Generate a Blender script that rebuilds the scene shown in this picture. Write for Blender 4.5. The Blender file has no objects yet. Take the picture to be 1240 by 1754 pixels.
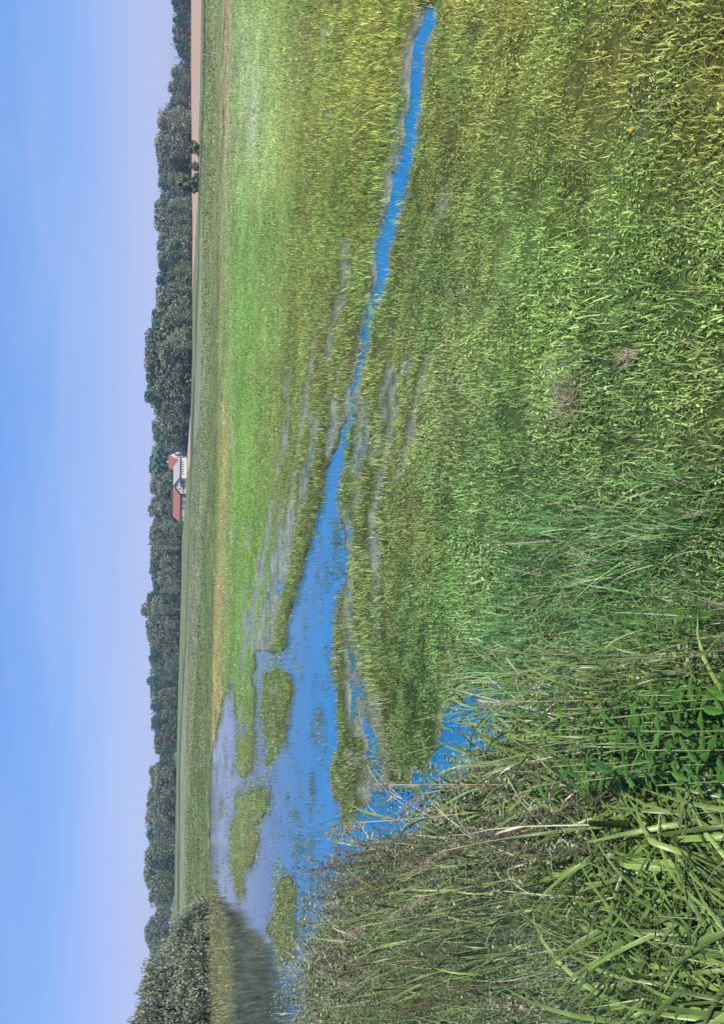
import bpy, math, random
import numpy as np
from mathutils import Vector, Matrix
random.seed(7); rng = np.random.default_rng(11)
SC = bpy.context.scene; COL = SC.collection; R = math.radians

# ------------------------------------------------------------------ camera
F = 1300.0; EYE = 2.1; TILT = math.atan(0.0163); PITCH = math.atan(308.7/F)
ct, st = math.cos(TILT), math.sin(TILT); cp, sp = math.cos(PITCH), math.sin(PITCH)
r3 = np.array([1., 0, 0]); u3 = np.array([0, sp, cp]); f3 = np.array([0, cp, -sp])
cam_d = bpy.data.cameras.new('camera'); cam = bpy.data.objects.new('camera', cam_d); COL.objects.link(cam)
ax = r3*st - u3*ct; ay = r3*ct + u3*st; az_ = -f3
cam.matrix_world = Matrix(((ax[0], ay[0], az_[0], 0), (ax[1], ay[1], az_[1], 0), (ax[2], ay[2], az_[2], EYE), (0, 0, 0, 1)))
cam_d.sensor_fit = 'VERTICAL'; cam_d.sensor_height = 36; cam_d.lens = 36*F/1754
cam_d.clip_start = 0.05; cam_d.clip_end = 20000
SC.camera = cam

# ------------------------------------------------------------------ sky, sun, exposure
SUN_EL, SUN_AZ = 46.0, 150.0      # azimuth clockwise from +Y (the view direction)
world = bpy.data.worlds.new('World'); SC.world = world; world.use_nodes = True
wn = world.node_tree.nodes; wl = world.node_tree.links; wn.clear()
sky = wn.new('ShaderNodeTexSky'); sky.sky_type = 'NISHITA'; sky.sun_disc = False
sky.sun_elevation = R(SUN_EL); sky.sun_rotation = R(SUN_AZ)
sky.air_density = 1.0; sky.dust_density = 0.3; sky.ozone_density = 4.0; sky.altitude = 300
hs = wn.new('ShaderNodeHueSaturation'); hs.inputs['Saturation'].default_value = 1.35
mx = wn.new('ShaderNodeMixRGB'); mx.blend_type = 'MULTIPLY'; mx.inputs[0].default_value = 1; mx.inputs[2].default_value = (0.95, 0.88, 1.12, 1)
bg = wn.new('ShaderNodeBackground'); bg.inputs[1].default_value = 0.085
wo = wn.new('ShaderNodeOutputWorld')
tcw = wn.new('ShaderNodeTexCoord'); sx_ = wn.new('ShaderNodeSeparateXYZ'); wl.new(tcw.outputs['Generated'], sx_.inputs[0])
rp = wn.new('ShaderNodeValToRGB'); wl.new(sx_.outputs[2], rp.inputs[0]); E = rp.color_ramp.elements
SKYC = [(0.0, (.31, .34, .545)), (0.05, (.265, .315, .545)), (0.13, (.165, .275, .54)), (0.22, (.10, .225, .53)), (0.45, (.035, .125, .40)), (1.0, (.02, .075, .28))]
E[0].position = 0; E[0].color = (*SKYC[0][1], 1); E[1].position = 1; E[1].color = (*SKYC[-1][1], 1)
for p_, c_ in SKYC[1:-1]: e_ = E.new(p_); e_.color = (*c_, 1)
cn = wn.new('ShaderNodeTexNoise'); cn.inputs['Scale'].default_value = 2.2; cn.inputs['Detail'].default_value = 4; mp_ = wn.new('ShaderNodeMapping'); mp_.inputs['Scale'].default_value = (1, 1, 6); wl.new(tcw.outputs['Generated'], mp_.inputs[0]); wl.new(mp_.outputs[0], cn.inputs['Vector'])
cr = wn.new('ShaderNodeMapRange'); wl.new(cn.outputs[0], cr.inputs[0]); cr.inputs[1].default_value = .45; cr.inputs[2].default_value = .8; cr.inputs[3].default_value = 0; cr.inputs[4].default_value = .55
cm = wn.new('ShaderNodeMixRGB'); wl.new(cr.outputs[0], cm.inputs[0]); wl.new(rp.outputs[0], cm.inputs[1]); cm.inputs[2].default_value = (.30, .36, .52, 1)
sc_ = wn.new('ShaderNodeVectorMath'); sc_.operation = 'SCALE'; sc_.inputs['Scale'].default_value = 1/0.085; wl.new(cm.outputs[0], sc_.inputs[0])
wl.new(sky.outputs[0], hs.inputs['Color']); wl.new(hs.outputs[0], mx.inputs[1])
bl = wn.new('ShaderNodeMixRGB'); bl.inputs[0].default_value = 0.85; wl.new(mx.outputs[0], bl.inputs[1]); wl.new(sc_.outputs[0], bl.inputs[2])
wl.new(bl.outputs[0], bg.inputs[0]); wl.new(bg.outputs[0], wo.inputs[0])
sd = bpy.data.lights.new('sun', 'SUN'); sd.energy = 4.2; sd.angle = R(0.5); sd.color = (1, 0.95, 0.86)
sun = bpy.data.objects.new('sun', sd); COL.objects.link(sun)
sdir = Vector((math.sin(R(SUN_AZ))*math.cos(R(SUN_EL)), math.cos(R(SUN_AZ))*math.cos(R(SUN_EL)), math.sin(R(SUN_EL))))
sun.rotation_euler = sdir.to_track_quat('Z', 'Y').to_euler()
SC.view_settings.view_transform = 'Standard'; SC.view_settings.look = 'None'
SC.view_settings.exposure = 0.75; SC.view_settings.gamma = 1; SC.view_settings.use_curve_mapping = False
SC.cycles.max_bounces = 8; SC.cycles.transparent_max_bounces = 16

# ------------------------------------------------------------------ helpers
def project(x, y, z):
    """ground point -> position in the photograph (px right, py down)"""
    z = z-EYE
    dep = np.maximum(y*f3[1]+z*f3[2], 1e-3)
    du = x/dep*F; dv = -(y*u3[1]+z*u3[2])/dep*F
    u = du*ct - dv*st; v = du*st + dv*ct
    return v+620, 877-u
def ray(px, py):
    u = 877-py; v = px-620
    du = u*ct+v*st; dv = -u*st+v*ct
    d = r3*du - u3*dv + f3*F
    return d/np.linalg.norm(d)
def on_plane(px, py, z=0.0):
    d = ray(px, py); t = (z-EYE)/d[2]
    return np.array([0, 0, EYE])+d*t
def at_dist(px, py, D):
    d = ray(px, py); t = D/math.hypot(d[0], d[1])
    return np.array([0, 0, EYE])+d*t
_lat = {}
def vnoise(x, y, s, seed=0):
    if seed not in _lat: _lat[seed] = np.random.default_rng(100+seed).random((256, 256))
    L = _lat[seed]; x = np.asarray(x)/s+1000.3; y = np.asarray(y)/s+1000.7
    xi = np.floor(x).astype(int); yi = np.floor(y).astype(int); fx = x-xi; fy = y-yi
    fx = fx*fx*(3-2*fx); fy = fy*fy*(3-2*fy); a = xi & 255; b = yi & 255; a1 = (xi+1) & 255; b1 = (yi+1) & 255
    return (L[a, b]*(1-fx)+L[a1, b]*fx)*(1-fy)+(L[a, b1]*(1-fx)+L[a1, b1]*fx)*fy
def fbm(x, y, s, seed=0, o=3):
    r = 0; w = 0
    for k in range(o): r = r+vnoise(x, y, s/2**k, seed+k)/2**k; w += 1/2**k
    return r/w
def sstep(a, b, x): t = np.clip((x-a)/(b-a), 0, 1); return t*t*(3-2*t)

def mesh_obj(name, verts, faces, mat, parent=None, attrs=None, smooth=False, link=True):
    me = bpy.data.meshes.new(name); me.from_pydata([tuple(v) for v in verts] if not isinstance(verts, np.ndarray) else verts.tolist(), [], faces if not isinstance(faces, np.ndarray) else faces.tolist())
    if attrs:
        for k, v in attrs.items():
            v = np.asarray(v, dtype=np.float32)
            if v.ndim == 1:
                a = me.attributes.new(k, 'FLOAT', 'POINT'); a.data.foreach_set('value', v)
            else:
                a = me.attributes.new(k, 'FLOAT_COLOR', 'POINT'); c = np.ones((len(v), 4), np.float32); c[:, :3] = v; a.data.foreach_set('color', c.ravel())
    if smooth: me.polygons.foreach_set('use_smooth', [True]*len(me.polygons))
    if mat is not None:
        for m in (mat if isinstance(mat, (list, tuple)) else [mat]): me.materials.append(m)
    o = bpy.data.objects.new(name, me)
    if link: COL.objects.link(o)
    if parent is not None: o.parent = parent
    return o
def thing(name, label, cat, loc=(0, 0, 0), rz=0, group=None, s=1):
    o = bpy.data.objects.new(name, None); COL.objects.link(o); o.location = loc; o.rotation_euler = (0, 0, rz); o.scale = (s, s, s)
    o['label'] = label; o['category'] = cat
    if group: o['group'] = group
    o.empty_display_size = 0.2
    return o
def place_copy(src, kids, loc, rz, s, label, cat, group):
    c = src.copy(); COL.objects.link(c); c.location = loc; c.rotation_euler = (0, 0, rz)
    c.scale = s if isinstance(s, tuple) else (s, s, s)
    c['label'] = label; c['category'] = cat; c['group'] = group
    for ch in kids:
        d = ch.copy(); COL.objects.link(d); d.parent = c
    return c
class MB:
    def __init__(s): s.v = []; s.f = []
    def add(s, vs, fs):
        n = len(s.v); s.v += [tuple(q) for q in vs]; s.f += [tuple(i+n for i in f) for f in fs]
    def box(s, x0, x1, y0, y1, z0, z1):
        s.add([(x0, y0, z0), (x1, y0, z0), (x1, y1, z0), (x0, y1, z0), (x0, y0, z1), (x1, y0, z1), (x1, y1, z1), (x0, y1, z1)],
              [(0, 3, 2, 1), (4, 5, 6, 7), (0, 1, 5, 4), (1, 2, 6, 5), (2, 3, 7, 6), (3, 0, 4, 7)])
    def tube(s, pts, rad, n=5):
        pts = [np.array(p, float) for p in pts]; m = len(pts); vs = []; fs = []
        for i, p in enumerate(pts):
            t = pts[min(i+1, m-1)]-pts[max(i-1, 0)]; t /= np.linalg.norm(t)+1e-9
            a = np.cross(t, [0.3, 0.9, 0.1]); a /= np.linalg.norm(a)+1e-9; b = np.cross(t, a)
            for k in range(n):
                th = 2*math.pi*k/n; vs.append(p+rad[i]*(math.cos(th)*a+math.sin(th)*b))
        for i in range(m-1):
            for k in range(n): fs.append((i*n+k, i*n+(k+1) % n, (i+1)*n+(k+1) % n, (i+1)*n+k))
        fs.append(tuple(range(n))[::-1]); fs.append(tuple((m-1)*n+k for k in range(n)))
        s.add(vs, fs)
    def build(s, name, mat, parent=None, smooth=False, link=True): return mesh_obj(name, s.v, s.f, mat, parent, smooth=smooth, link=link)

# ------------------------------------------------------------------ materials
def mat_new(name):
    m = bpy.data.materials.new(name); m.use_nodes = True; n = m.node_tree.nodes; n.clear(); return m, n, m.node_tree.links
def N(n, t, **kw):
    x = n.new(t)
    for k, v in kw.items(): setattr(x, k, v)
    return x
def mixrgb(n, l, mode, fac, a, b):
    x = n.new('ShaderNodeMixRGB'); x.blend_type = mode
    for i, s in enumerate((fac, a, b)):
        if isinstance(s, bpy.types.NodeSocket): l.new(s, x.inputs[i])
        elif i == 0: x.inputs[0].default_value = s
        else: x.inputs[i].default_value = (*s, 1) if len(s) == 3 else s
    return x.outputs[0]
def mathn(n, l, op, a, b=None, clamp=False):
    x = n.new('ShaderNodeMath'); x.operation = op; x.use_clamp = clamp
    for i, s in enumerate((a, b)):
        if s is None: continue
        if isinstance(s, bpy.types.NodeSocket): l.new(s, x.inputs[i])
        else: x.inputs[i].default_value = s
    return x.outputs[0]
def mapr(n, l, v, a, b, c, d):
    x = n.new('ShaderNodeMapRange'); l.new(v, x.inputs[0])
    for i, q in enumerate((a, b, c, d)): x.inputs[i+1].default_value = q
    return x.outputs[0]
def noise(n, l, scale, detail=3, coord='Object', rough=0.6, vec=None):
    t = n.new('ShaderNodeTexNoise'); t.inputs['Scale'].default_value = scale; t.inputs['Detail'].default_value = detail; t.inputs['Roughness'].default_value = rough
    if vec is None:
        tc = n.new('ShaderNodeTexCoord'); vec = tc.outputs[coord]
    l.new(vec, t.inputs['Vector']); return t.outputs[0]
def finish_leaf(n, l, col, transl=0.3, rough=0.5, spec=0.3):
    p = n.new('ShaderNodeBsdfPrincipled'); l.new(col, p.inputs['Base Color']); p.inputs['Roughness'].default_value = rough
    p.inputs['Specular IOR Level'].default_value = spec
    t = n.new('ShaderNodeBsdfTranslucent'); l.new(col, t.inputs[0])
    m = n.new('ShaderNodeMixShader'); m.inputs[0].default_value = transl; l.new(p.outputs[0], m.inputs[1]); l.new(t.outputs[0], m.inputs[2])
    o = n.new('ShaderNodeOutputMaterial'); l.new(m.outputs[0], o.inputs[0])
def simple(name, col, rough=0.7, nscale=3, namt=0.25, metal=0, bump=0.0, spec=0.3):
    m, n, l = mat_new(name); f = noise(n, l, nscale)
    c = mixrgb(n, l, 'MULTIPLY', 1.0, col, (1, 1, 1)); k = mapr(n, l, f, 0.3, 0.7, 1-namt, 1+namt)
    x = n.new('ShaderNodeVectorMath'); x.operation = 'SCALE'; l.new(c, x.inputs[0]); l.new(k, x.inputs['Scale'])
    p = n.new('ShaderNodeBsdfPrincipled'); l.new(x.outputs[0], p.inputs['Base Color']); p.inputs['Roughness'].default_value = rough; p.inputs['Metallic'].default_value = metal
    p.inputs['Specular IOR Level'].default_value = spec
    if bump:
        b = n.new('ShaderNodeBump'); b.inputs['Strength'].default_value = bump; l.new(f, b.inputs['Height']); l.new(b.outputs[0], p.inputs['Normal'])
    o = n.new('ShaderNodeOutputMaterial'); l.new(p.outputs[0], o.inputs[0]); return m
def scale_col(n, l, c, k):
    x = n.new('ShaderNodeVectorMath'); x.operation = 'SCALE'
    l.new(c, x.inputs[0])
    if isinstance(k, bpy.types.NodeSocket): l.new(k, x.inputs['Scale'])
    else: x.inputs['Scale'].default_value = k
    return x.outputs[0]

def grass_mat(name, dry=(0.42, 0.36, 0.20), dry_at=0.9, transl=0.35, rough=0.45, spec=0.35):
    m, n, l = mat_new(name)
    ti = N(n, 'ShaderNodeAttribute', attribute_type='INSTANCER', attribute_name='tint')
    sh = N(n, 'ShaderNodeAttribute', attribute_type='GEOMETRY', attribute_name='shade')
    oi = n.new('ShaderNodeObjectInfo')
    k = mapr(n, l, sh.outputs['Fac'], 0, 0.93, 0.2, 2.0)
    c = scale_col(n, l, ti.outputs['Color'], k)
    hv = n.new('ShaderNodeHueSaturation'); hf = mathn(n, l, 'FRACT', mathn(n, l, 'MULTIPLY', sh.outputs['Fac'], 7.3)); l.new(mapr(n, l, hf, 0, 1, 0.475, 0.525), hv.inputs['Hue']); l.new(c, hv.inputs['Color']); c = hv.outputs[0]
    k2 = mapr(n, l, oi.outputs['Random'], 0, 1, 0.7, 1.3); c = scale_col(n, l, c, k2)
    d = mathn(n, l, 'GREATER_THAN', sh.outputs['Fac'], dry_at)
    c = mixrgb(n, l, 'MIX', d, c, dry)
    finish_leaf(n, l, c, transl, rough, spec); return m
def leaf_mat(name, col, col2=None, transl=0.3, rough=0.45, spec=0.4, vary=0.35, objvary=0.25, ranpos=True):
    m, n, l = mat_new(name)
    sh = N(n, 'ShaderNodeAttribute', attribute_type='GEOMETRY', attribute_name='shade')
    oi = n.new('ShaderNodeObjectInfo')
    c = mixrgb(n, l, 'MIX', sh.outputs['Fac'], col, col2 or tuple(x*1.5 for x in col))
    k = mapr(n, l, oi.outputs['Random'], 0, 1, 1-objvary, 1+objvary); c = scale_col(n, l, c, k)
    if vary:
        fy = noise(n, l, 14, 3, 'Object'); c = mixrgb(n, l, 'MIX', mapr(n, l, fy, 0.60, 0.72, 0, 0.6), c, (0.30, 0.27, 0.09))
        f = noise(n, l, 9, 2, 'Object'); c = scale_col(n, l, c, mapr(n, l, f, 0.3, 0.7, 1-vary, 1+vary))
    finish_leaf(n, l, c, transl, rough, spec); return m

M_grass = grass_mat('meadow_blades', dry_at=0.93)
M_long = grass_mat('long_blades', dry=(0.46, 0.42, 0.29), dry_at=0.88, rough=0.4, spec=0.45)  # dry blades, made paler and more frequent to imitate highlights on the foliage
M_herb = grass_mat('herb_leaves', dry=(0.30, 0.27, 0.19), dry_at=0.84, transl=0.25)
M_bark = simple('bark', (0.09, 0.075, 0.06), 0.9, 6, 0.4, bump=0.3)
M_birch = simple('birch_bark', (0.55, 0.52, 0.48), 0.8, 2.5, 0.3)

# ------------------------------------------------------------------ where the water, the streaks and the fields lie on the ground
PAD = 500; GS = 2
gh = (1754+2*PAD)//GS; gw = (1240+2*PAD)//GS
GY, GX = np.mgrid[0:gh, 0:gw].astype(np.float32); GX = GX*GS-PAD; GY = GY*GS-PAD
def fill(poly):
    p = np.array(poly, float); x0, y0 = p.min(0); x1, y1 = p.max(0); out = np.zeros(GX.shape, bool)
    sl = (slice(max(0, int((y0+PAD)/GS)), int((y1+PAD)/GS)+2), slice(max(0, int((x0+PAD)/GS)), int((x1+PAD)/GS)+2))
    X = GX[sl]; Y = GY[sl]; c = np.zeros(X.shape, bool)
    for (xa, ya), (xb, yb) in zip(p, np.roll(p, -1, 0)):
        if ya == yb: continue
        c ^= ((Y > ya) != (Y > yb)) & (X < (xb-xa)*(Y-ya)/(yb-ya)+xa)
    out[sl] = c; return out
def streak(pts, soft=0.5):
    out = np.zeros(GX.shape, np.float32)
    for (xa, ya, wa), (xb, yb, wb) in zip(pts[:-1], pts[1:]):
        m = max(wa, wb)*1.5; lo_y = int((min(ya, yb)-m+PAD)/GS); hi_y = int((max(ya, yb)+m+PAD)/GS)+1; lo_x = int((min(xa, xb)-m+PAD)/GS); hi_x = int((max(xa, xb)+m+PAD)/GS)+1
        sl = (slice(max(0, lo_y), hi_y), slice(max(0, lo_x), hi_x)); X = GX[sl]; Y = GY[sl]
        dx, dy = xb-xa, yb-ya; t = np.clip(((X-xa)*dx+(Y-ya)*dy)/(dx*dx+dy*dy), 0, 1)
        w = (wa+(wb-wa)*t)/2; d = np.hypot(X-xa-dx*t, Y-ya-dy*t)
        out[sl] = np.maximum(out[sl], 1-sstep(1-soft, 1+soft, d/w))
    return out
def blob(l):
    out = np.zeros(GX.shape, np.float32)
    for x, y, rx, ry in l: out = np.maximum(out, 1-sstep(0.4, 1.1, np.hypot((GX-x)/rx, (GY-y)/ry)))
    return out
def blur(a, k=1):
    for _ in range(k):
        a = (a+np.roll(a, 1, 0)+np.roll(a, -1, 0))/3; a = (a+np.roll(a, 1, 1)+np.roll(a, -1, 1))/3
    return a
outer = fill([(604,700),(598,700),(582,740),(568,775),(555,830),(541,890),(526,950),(512,1000),(503,1040),(494,1085),(487,1128),(441,1125),(437,1160),(440,1250),(436,1300),
  (420,1334),(404,1310),(405,1240),(400,1180),(385,1200),(368,1262),(363,1300),(361,1400),(361,1500),(372,1545),(392,1600),(396,1680),(396,1754),(400,2100),
  (560,2100),(545,1700),(540,1640),(600,1560),(640,1500),(700,1430),(640,1440),(620,1460),(600,1440),(590,1400),(574,1360),(576,1300),(580,1240),(582,1180),(578,1120),(582,1090),(584,1040),(590,1000),(594,960),(586,900),(584,840),(590,780),(598,740)])
isl = fill([(403,1358),(425,1355),(450,1341),(464,1351),(465,1375),(453,1402),(436,1425),(450,1436),(444,1473),(430,1493),(414,1500),(418,1534),(403,1537),(398,1493),(400,1425),(405,1400)])
isl |= fill([(405,1240),(415,1140),(436,1150),(438,1310),(421,1334),(403,1310)])
isl |= fill([(497,1160),(505,1190),(498,1215),(489,1260),(468,1303),(457,1317),(452,1290),(449,1200),(455,1165),(478,1150)])
isl |= fill([(480,1512),(494,1507),(507,1527),(503,1561),(507,1595),(507,1646),(481,1646),(470,1600),(466,1561),(471,1530)])
isl |= fill([(457,1585),(464,1560),(468,1588),(463,1610)])
near_pond = fill([(835,1165),(870,1150),(890,1180),(900,1220),(890,1290),(820,1330),(760,1390),(720,1450),(640,1480),(605,1450),(612,1400),(640,1372),(655,1340),(705,1338),(738,1308),(760,1270),(772,1220),(800,1180)])
S1 = streak([(740,10,22),(733,45,22),(722,100,22),(712,160,20),(703,220,22),(690,280,28),(678,330,26),(668,380,26),(656,430,26),(648,480,22),(638,520,19),(630,550,16),(622,600,14),(614,650,12),(610,675,8)], 0.3)
wet = np.maximum((outer & ~isl).astype(np.float32), near_pond.astype(np.float32)); wet = np.maximum(wet, S1)
small = streak([(600,1120,8),(604,1140,9),(606,1160,8)]) ; small = np.maximum(small, streak([(602,1180,9),(606,1200,10),(604,1230,8)])); small = np.maximum(small, streak([(628,1235,8),(640,1260,14),(632,1290,10)]))
small = np.maximum(small, streak([(652,1300,14),(650,1345,16),(648,1380,16),(625,1400,12)]))
wet = np.maximum(wet, small)
openw = blur((outer & ~isl).astype(np.float32), 5)
grey = streak([(738,20,40),(735,45,42),(715,160,42),(695,260,44),(672,370,38),(650,480,28)])*0.44
for p in ([(610,675,14),(600,700,18),(590,725,18),(585,760,24),(590,800,20)], [(492,705,6),(488,760,9),(480,800,8)], [(545,700,9),(535,760,12),(528,800,14),(520,850,14),(505,900,16),(495,960,14),(485,1010,14),(475,1060,14),(465,1100,14),(450,1130,14)],
  [(600,420,12),(590,480,14),(580,530,12),(570,580,10),(562,640,8)], [(488,850,7),(480,920,8),(470,980,8),(460,1040,10),(448,1100,10),(440,1130,10)],
  [(595,870,14),(600,930,18),(600,1000,18),(605,1060,16),(612,1120,22),(618,1180,22),(620,1240,14)], [(568,40,9),(566,80,8)], [(565,190,7),(567,215,7)], [(505,820,6),(498,880,8),(488,950,9),(476,1010,9),(468,1070,9)], [(470,850,5),(460,920,7),(450,990,8),(440,1050,8),(432,1110,8)], [(446,960,5),(438,1030,6),(430,1090,7)], [(585,655,8),(570,720,9),(560,760,8)], [(630,700,8),(625,780,9),(615,860,12)], [(655,900,8),(650,1000,10),(655,1100,10)], [(520,690,5),(514,760,6),(508,810,6)], [(545,560,5),(535,640,7),(528,720,8)], [(500,640,4),(492,720,6)], [(575,800,7),(566,760,7),(578,700,7)], [(640,560,8),(618,700,10),(612,800,10)], [(700,620,8),(670,740,10),(645,880,10),(640,980,10)],
  [(560,1260,10),(575,1400,14),(590,1440,18)],
  [(640,1180,16),(650,1240,24),(655,1300,34),(650,1360,40)]):
    grey = np.maximum(grey, streak(p)*0.60)
for p in ([(427,900,4),(426,930,4)], [(424,1040,4),(422,1090,6),(415,1150,6),(402,1178,8)], [(446,1150,8),(443,1200,8),(446,1250,9),(445,1300,10)], [(455,1330,12),(440,1345,12)]):
    grey = np.maximum(grey, streak(p)*0.75)
for p in ([(785,280,10),(772,320,10),(762,380,10)], [(800,470,10),(798,530,9)], [(745,600,12),(725,680,14),(712,740,12),(690,820,10)], [(680,640,10),(655,720,12),(640,780,10)], [(420,985,4),(425,1040,4)]):
    grey = np.maximum(grey, streak(p)*0.42)
rp_ = np.random.default_rng(8)
pock = blob([(rp_.uniform(405, 505), rp_.uniform(1150, 1640), rp_.uniform(2, 5), rp_.uniform(4, 16)) for _ in range(46)]+[(rp_.uniform(575, 650), rp_.uniform(1080, 1440), rp_.uniform(2, 6), rp_.uniform(4, 14)) for _ in range(30)])
wet = blur(np.maximum(np.maximum(wet, grey), pock*0.75), 2)
emerg = blob([(575,930,10,40),(583,985,8,30),(563,990,10,30),(552,1040,5,70),(540,1000,4,50),(525,1010,4,18),(565,1130,6,14),(575,1165,9,25),(556,1190,6,20),(582,1230,9,40),(560,1250,4,25),(590,1290,10,40),
  (540,1340,6,24),(534,1375,3,12),(562,1335,3,8),(486,1390,6,12),(481,1420,5,16),(478,1440,5,12),(470,1462,8,10),(440,1462,9,22),(460,1490,5,8),(497,1360,3,18),(556,1430,14,16),(548,1455,10,12),(576,1440,12,40),(583,1480,14,20),(543,1500,8,12),(530,1520,7,14),
  (560,1505,12,10),(535,1548,10,14),(556,1552,10,8),(520,1552,7,14),(503,1480,5,10),(493,1450,4,14),(486,1490,4,8),(384,1370,5,22),(388,1300,3,16),(388,1470,4,8),(510,1590,10,20),(545,1575,14,12),(565,1590,16,16),(520,1620,10,12),(372,1330,2,20),(520,1440,5,10),
  (575,1540,16,16),(500,1680,18,26),(480,1720,22,24)])
emerg = np.maximum(emerg, (blob([(650,1340,40,46),(690,1300,30,30),(620,1350,16,50),(650,1400,24,30)])*0.9))
emerg = np.maximum(emerg, blob([(930,1100,90,90),(1010,1110,60,50)])*0.75)
rs_ = np.random.default_rng(3); eb = []
for _ in range(60): eb.append((rs_.uniform(440, 560), rs_.uniform(1080, 1330), rs_.uniform(2, 5), rs_.uniform(5, 22)))
for _ in range(120): eb.append((rs_.uniform(470, 600), rs_.uniform(1330, 1720), rs_.uniform(3, 9), rs_.uniform(5, 18)))
for _ in range(40): eb.append((rs_.uniform(365, 398), rs_.uniform(1260, 1560), rs_.uniform(0.8, 2.0), rs_.uniform(8, 30)))
for _ in range(60): eb.append((rs_.uniform(366, 400), rs_.uniform(1200, 1560), rs_.uniform(0.7, 1.6), rs_.uniform(10, 36)))
for _ in range(70): eb.append((rs_.uniform(398, 480), rs_.uniform(1545, 1760), rs_.uniform(1.5, 4), rs_.uniform(6, 24)))
for _ in range(30): eb.append((rs_.uniform(515, 590), rs_.uniform(860, 1200), rs_.uniform(2, 5), rs_.uniform(5, 20)))
for _ in range(30): eb.append((rs_.uniform(440, 475), rs_.uniform(1130, 1340), rs_.uniform(2, 4), rs_.uniform(4, 20)))
emerg = np.maximum(emerg, blob(eb)*0.8)
ring = blur(wet, 12); wide = blur(wet, 60); emerg = np.maximum(emerg, np.where(ring < 0.97, 0.9*(1-sstep(0.55, 0.98, ring)), 0)); emerg = blur(emerg, 1)
def look(a, x, y, z=0.0):
    px, py = project(x, y, z)
    ix = np.clip(((px+PAD)/GS), 0, gw-2); iy = np.clip(((py+PAD)/GS), 0, gh-2)
    i = ix.astype(int); j = iy.astype(int); fx = ix-i; fy = iy-j
    v = (a[j, i]*(1-fx)+a[j, i+1]*fx)*(1-fy)+(a[j+1, i]*(1-fx)+a[j+1, i+1]*fx)*fy
    ok = (px > -PAD) & (px < 1240+PAD) & (py > -PAD) & (py < 1754+PAD) & (y > 0.2)
    return np.where(ok, v, 0)

def look_wet(x, y, arr=None):
    arr = wet if arr is None else arr
    x = np.asarray(x, float); y = np.asarray(y, float); d = np.hypot(x, y)+1e-6
    ar = np.minimum(0.06+0.0026*d*d, 2.0); at_ = 0.05+0.014*d
    k = np.maximum(0.25, d*0.035)
    nr_ = (vnoise(x/k, y/k, 1.0, 201)+0.6*vnoise(x/k, y/k, 0.4, 202)-0.8)*1.3; nt_ = (vnoise(x/k, y/k, 1.0, 203)+0.6*vnoise(x/k, y/k, 0.4, 204)-0.8)*1.3
    return look(arr, x+x/d*ar*nr_+y/d*at_*nt_, y+y/d*ar*nr_-x/d*at_*nt_, 0.0)
YS = np.array([-400, 34, 100, 300, 380, 440, 500, 600, 700, 780, 860, 920, 1000, 1100, 1200, 1290, 1400, 1540, 1600, 1750, 2100.])
BASE = np.interp(YS, [34, 240, 330, 400, 460, 600, 700, 780, 880, 920, 1000, 1060, 1120, 1200, 1300, 1400, 1540, 1600, 1750], [328, 328, 329, 331, 330, 330, 327, 321, 318, 312, 311, 310, 307, 305, 303, 301, 299, 291, 289])
DB = np.interp(YS, [34, 300, 450, 600, 700, 790, 900, 1100, 1300, 1540, 1600, 1750], [420, 420, 320, 270, 310, 395, 395, 400, 380, 380, 500, 500])
ZB = np.array([at_dist(b, y, d)[2] for b, y, d in zip(BASE, YS, DB)])
def far_row(x, y):
    d = np.hypot(x, y)+1e-6; yy = np.maximum(y, 0.15*d); k = 400/np.hypot(x, yy)
    _, py = project(x*k, yy*k, 1.5); return py
def ground_z(x, y, fine=True):
    x = np.asarray(x, float); y = np.asarray(y, float); d = np.hypot(x, y)
    w = look_wet(x, y)*(d < 62)
    n = (fbm(x, y, 0.5, 3)-0.5)
    n2 = fbm(x, y, 4, 9)-0.5
    z = 0.05-0.045*np.minimum(w, .6)/.6-0.25*np.maximum(w-.6, 0) + n*0.06*(d < 80) + n2*0.02 - 0.16*np.clip(look(wide, x, y)*3, 0, 1)*sstep(7, 12, d)*np.clip(fbm(x, y, np.clip(d*0.05, .3, 2), 260, 3)-0.52, 0, 1)*(w < .6)
    z = np.where(w > 0.9, np.minimum(z, -0.02), z)
    bank = look(bankmask, x, y, 0.3); z = z+bank*0.10
    py = far_row(x, y); zb = np.interp(py, YS, ZB); db = np.interp(py, YS, DB)
    t = np.clip((d-60)/(db-60), 0, 1)
    zf = 0.05+(zb-0.05)*t**1.4 + (fbm(x, y, 40, 20)-0.5)*0.25*sstep(90, 200, d)*(1-sstep(0.85, 1, t))
    zf = np.where(t >= 1, zb+(d-db)*0.002, zf)
    return z*(1-sstep(55, 75, d))+zf*sstep(55, 75, d)
bankpoly = [(400,2100),(470,1754),(490,1720),(540,1655),(565,1600),(600,1545),(600,1490),(650,1465),(705,1430),(725,1370),(795,1300),(835,1235),(905,1195),(965,1140),(1015,1085),(1065,1060),(1222,1050),(1700,1000),(1738,2250),(400,2250)]
bankmask = blur(fill(bankpoly).astype(np.float32), 6)

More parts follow.
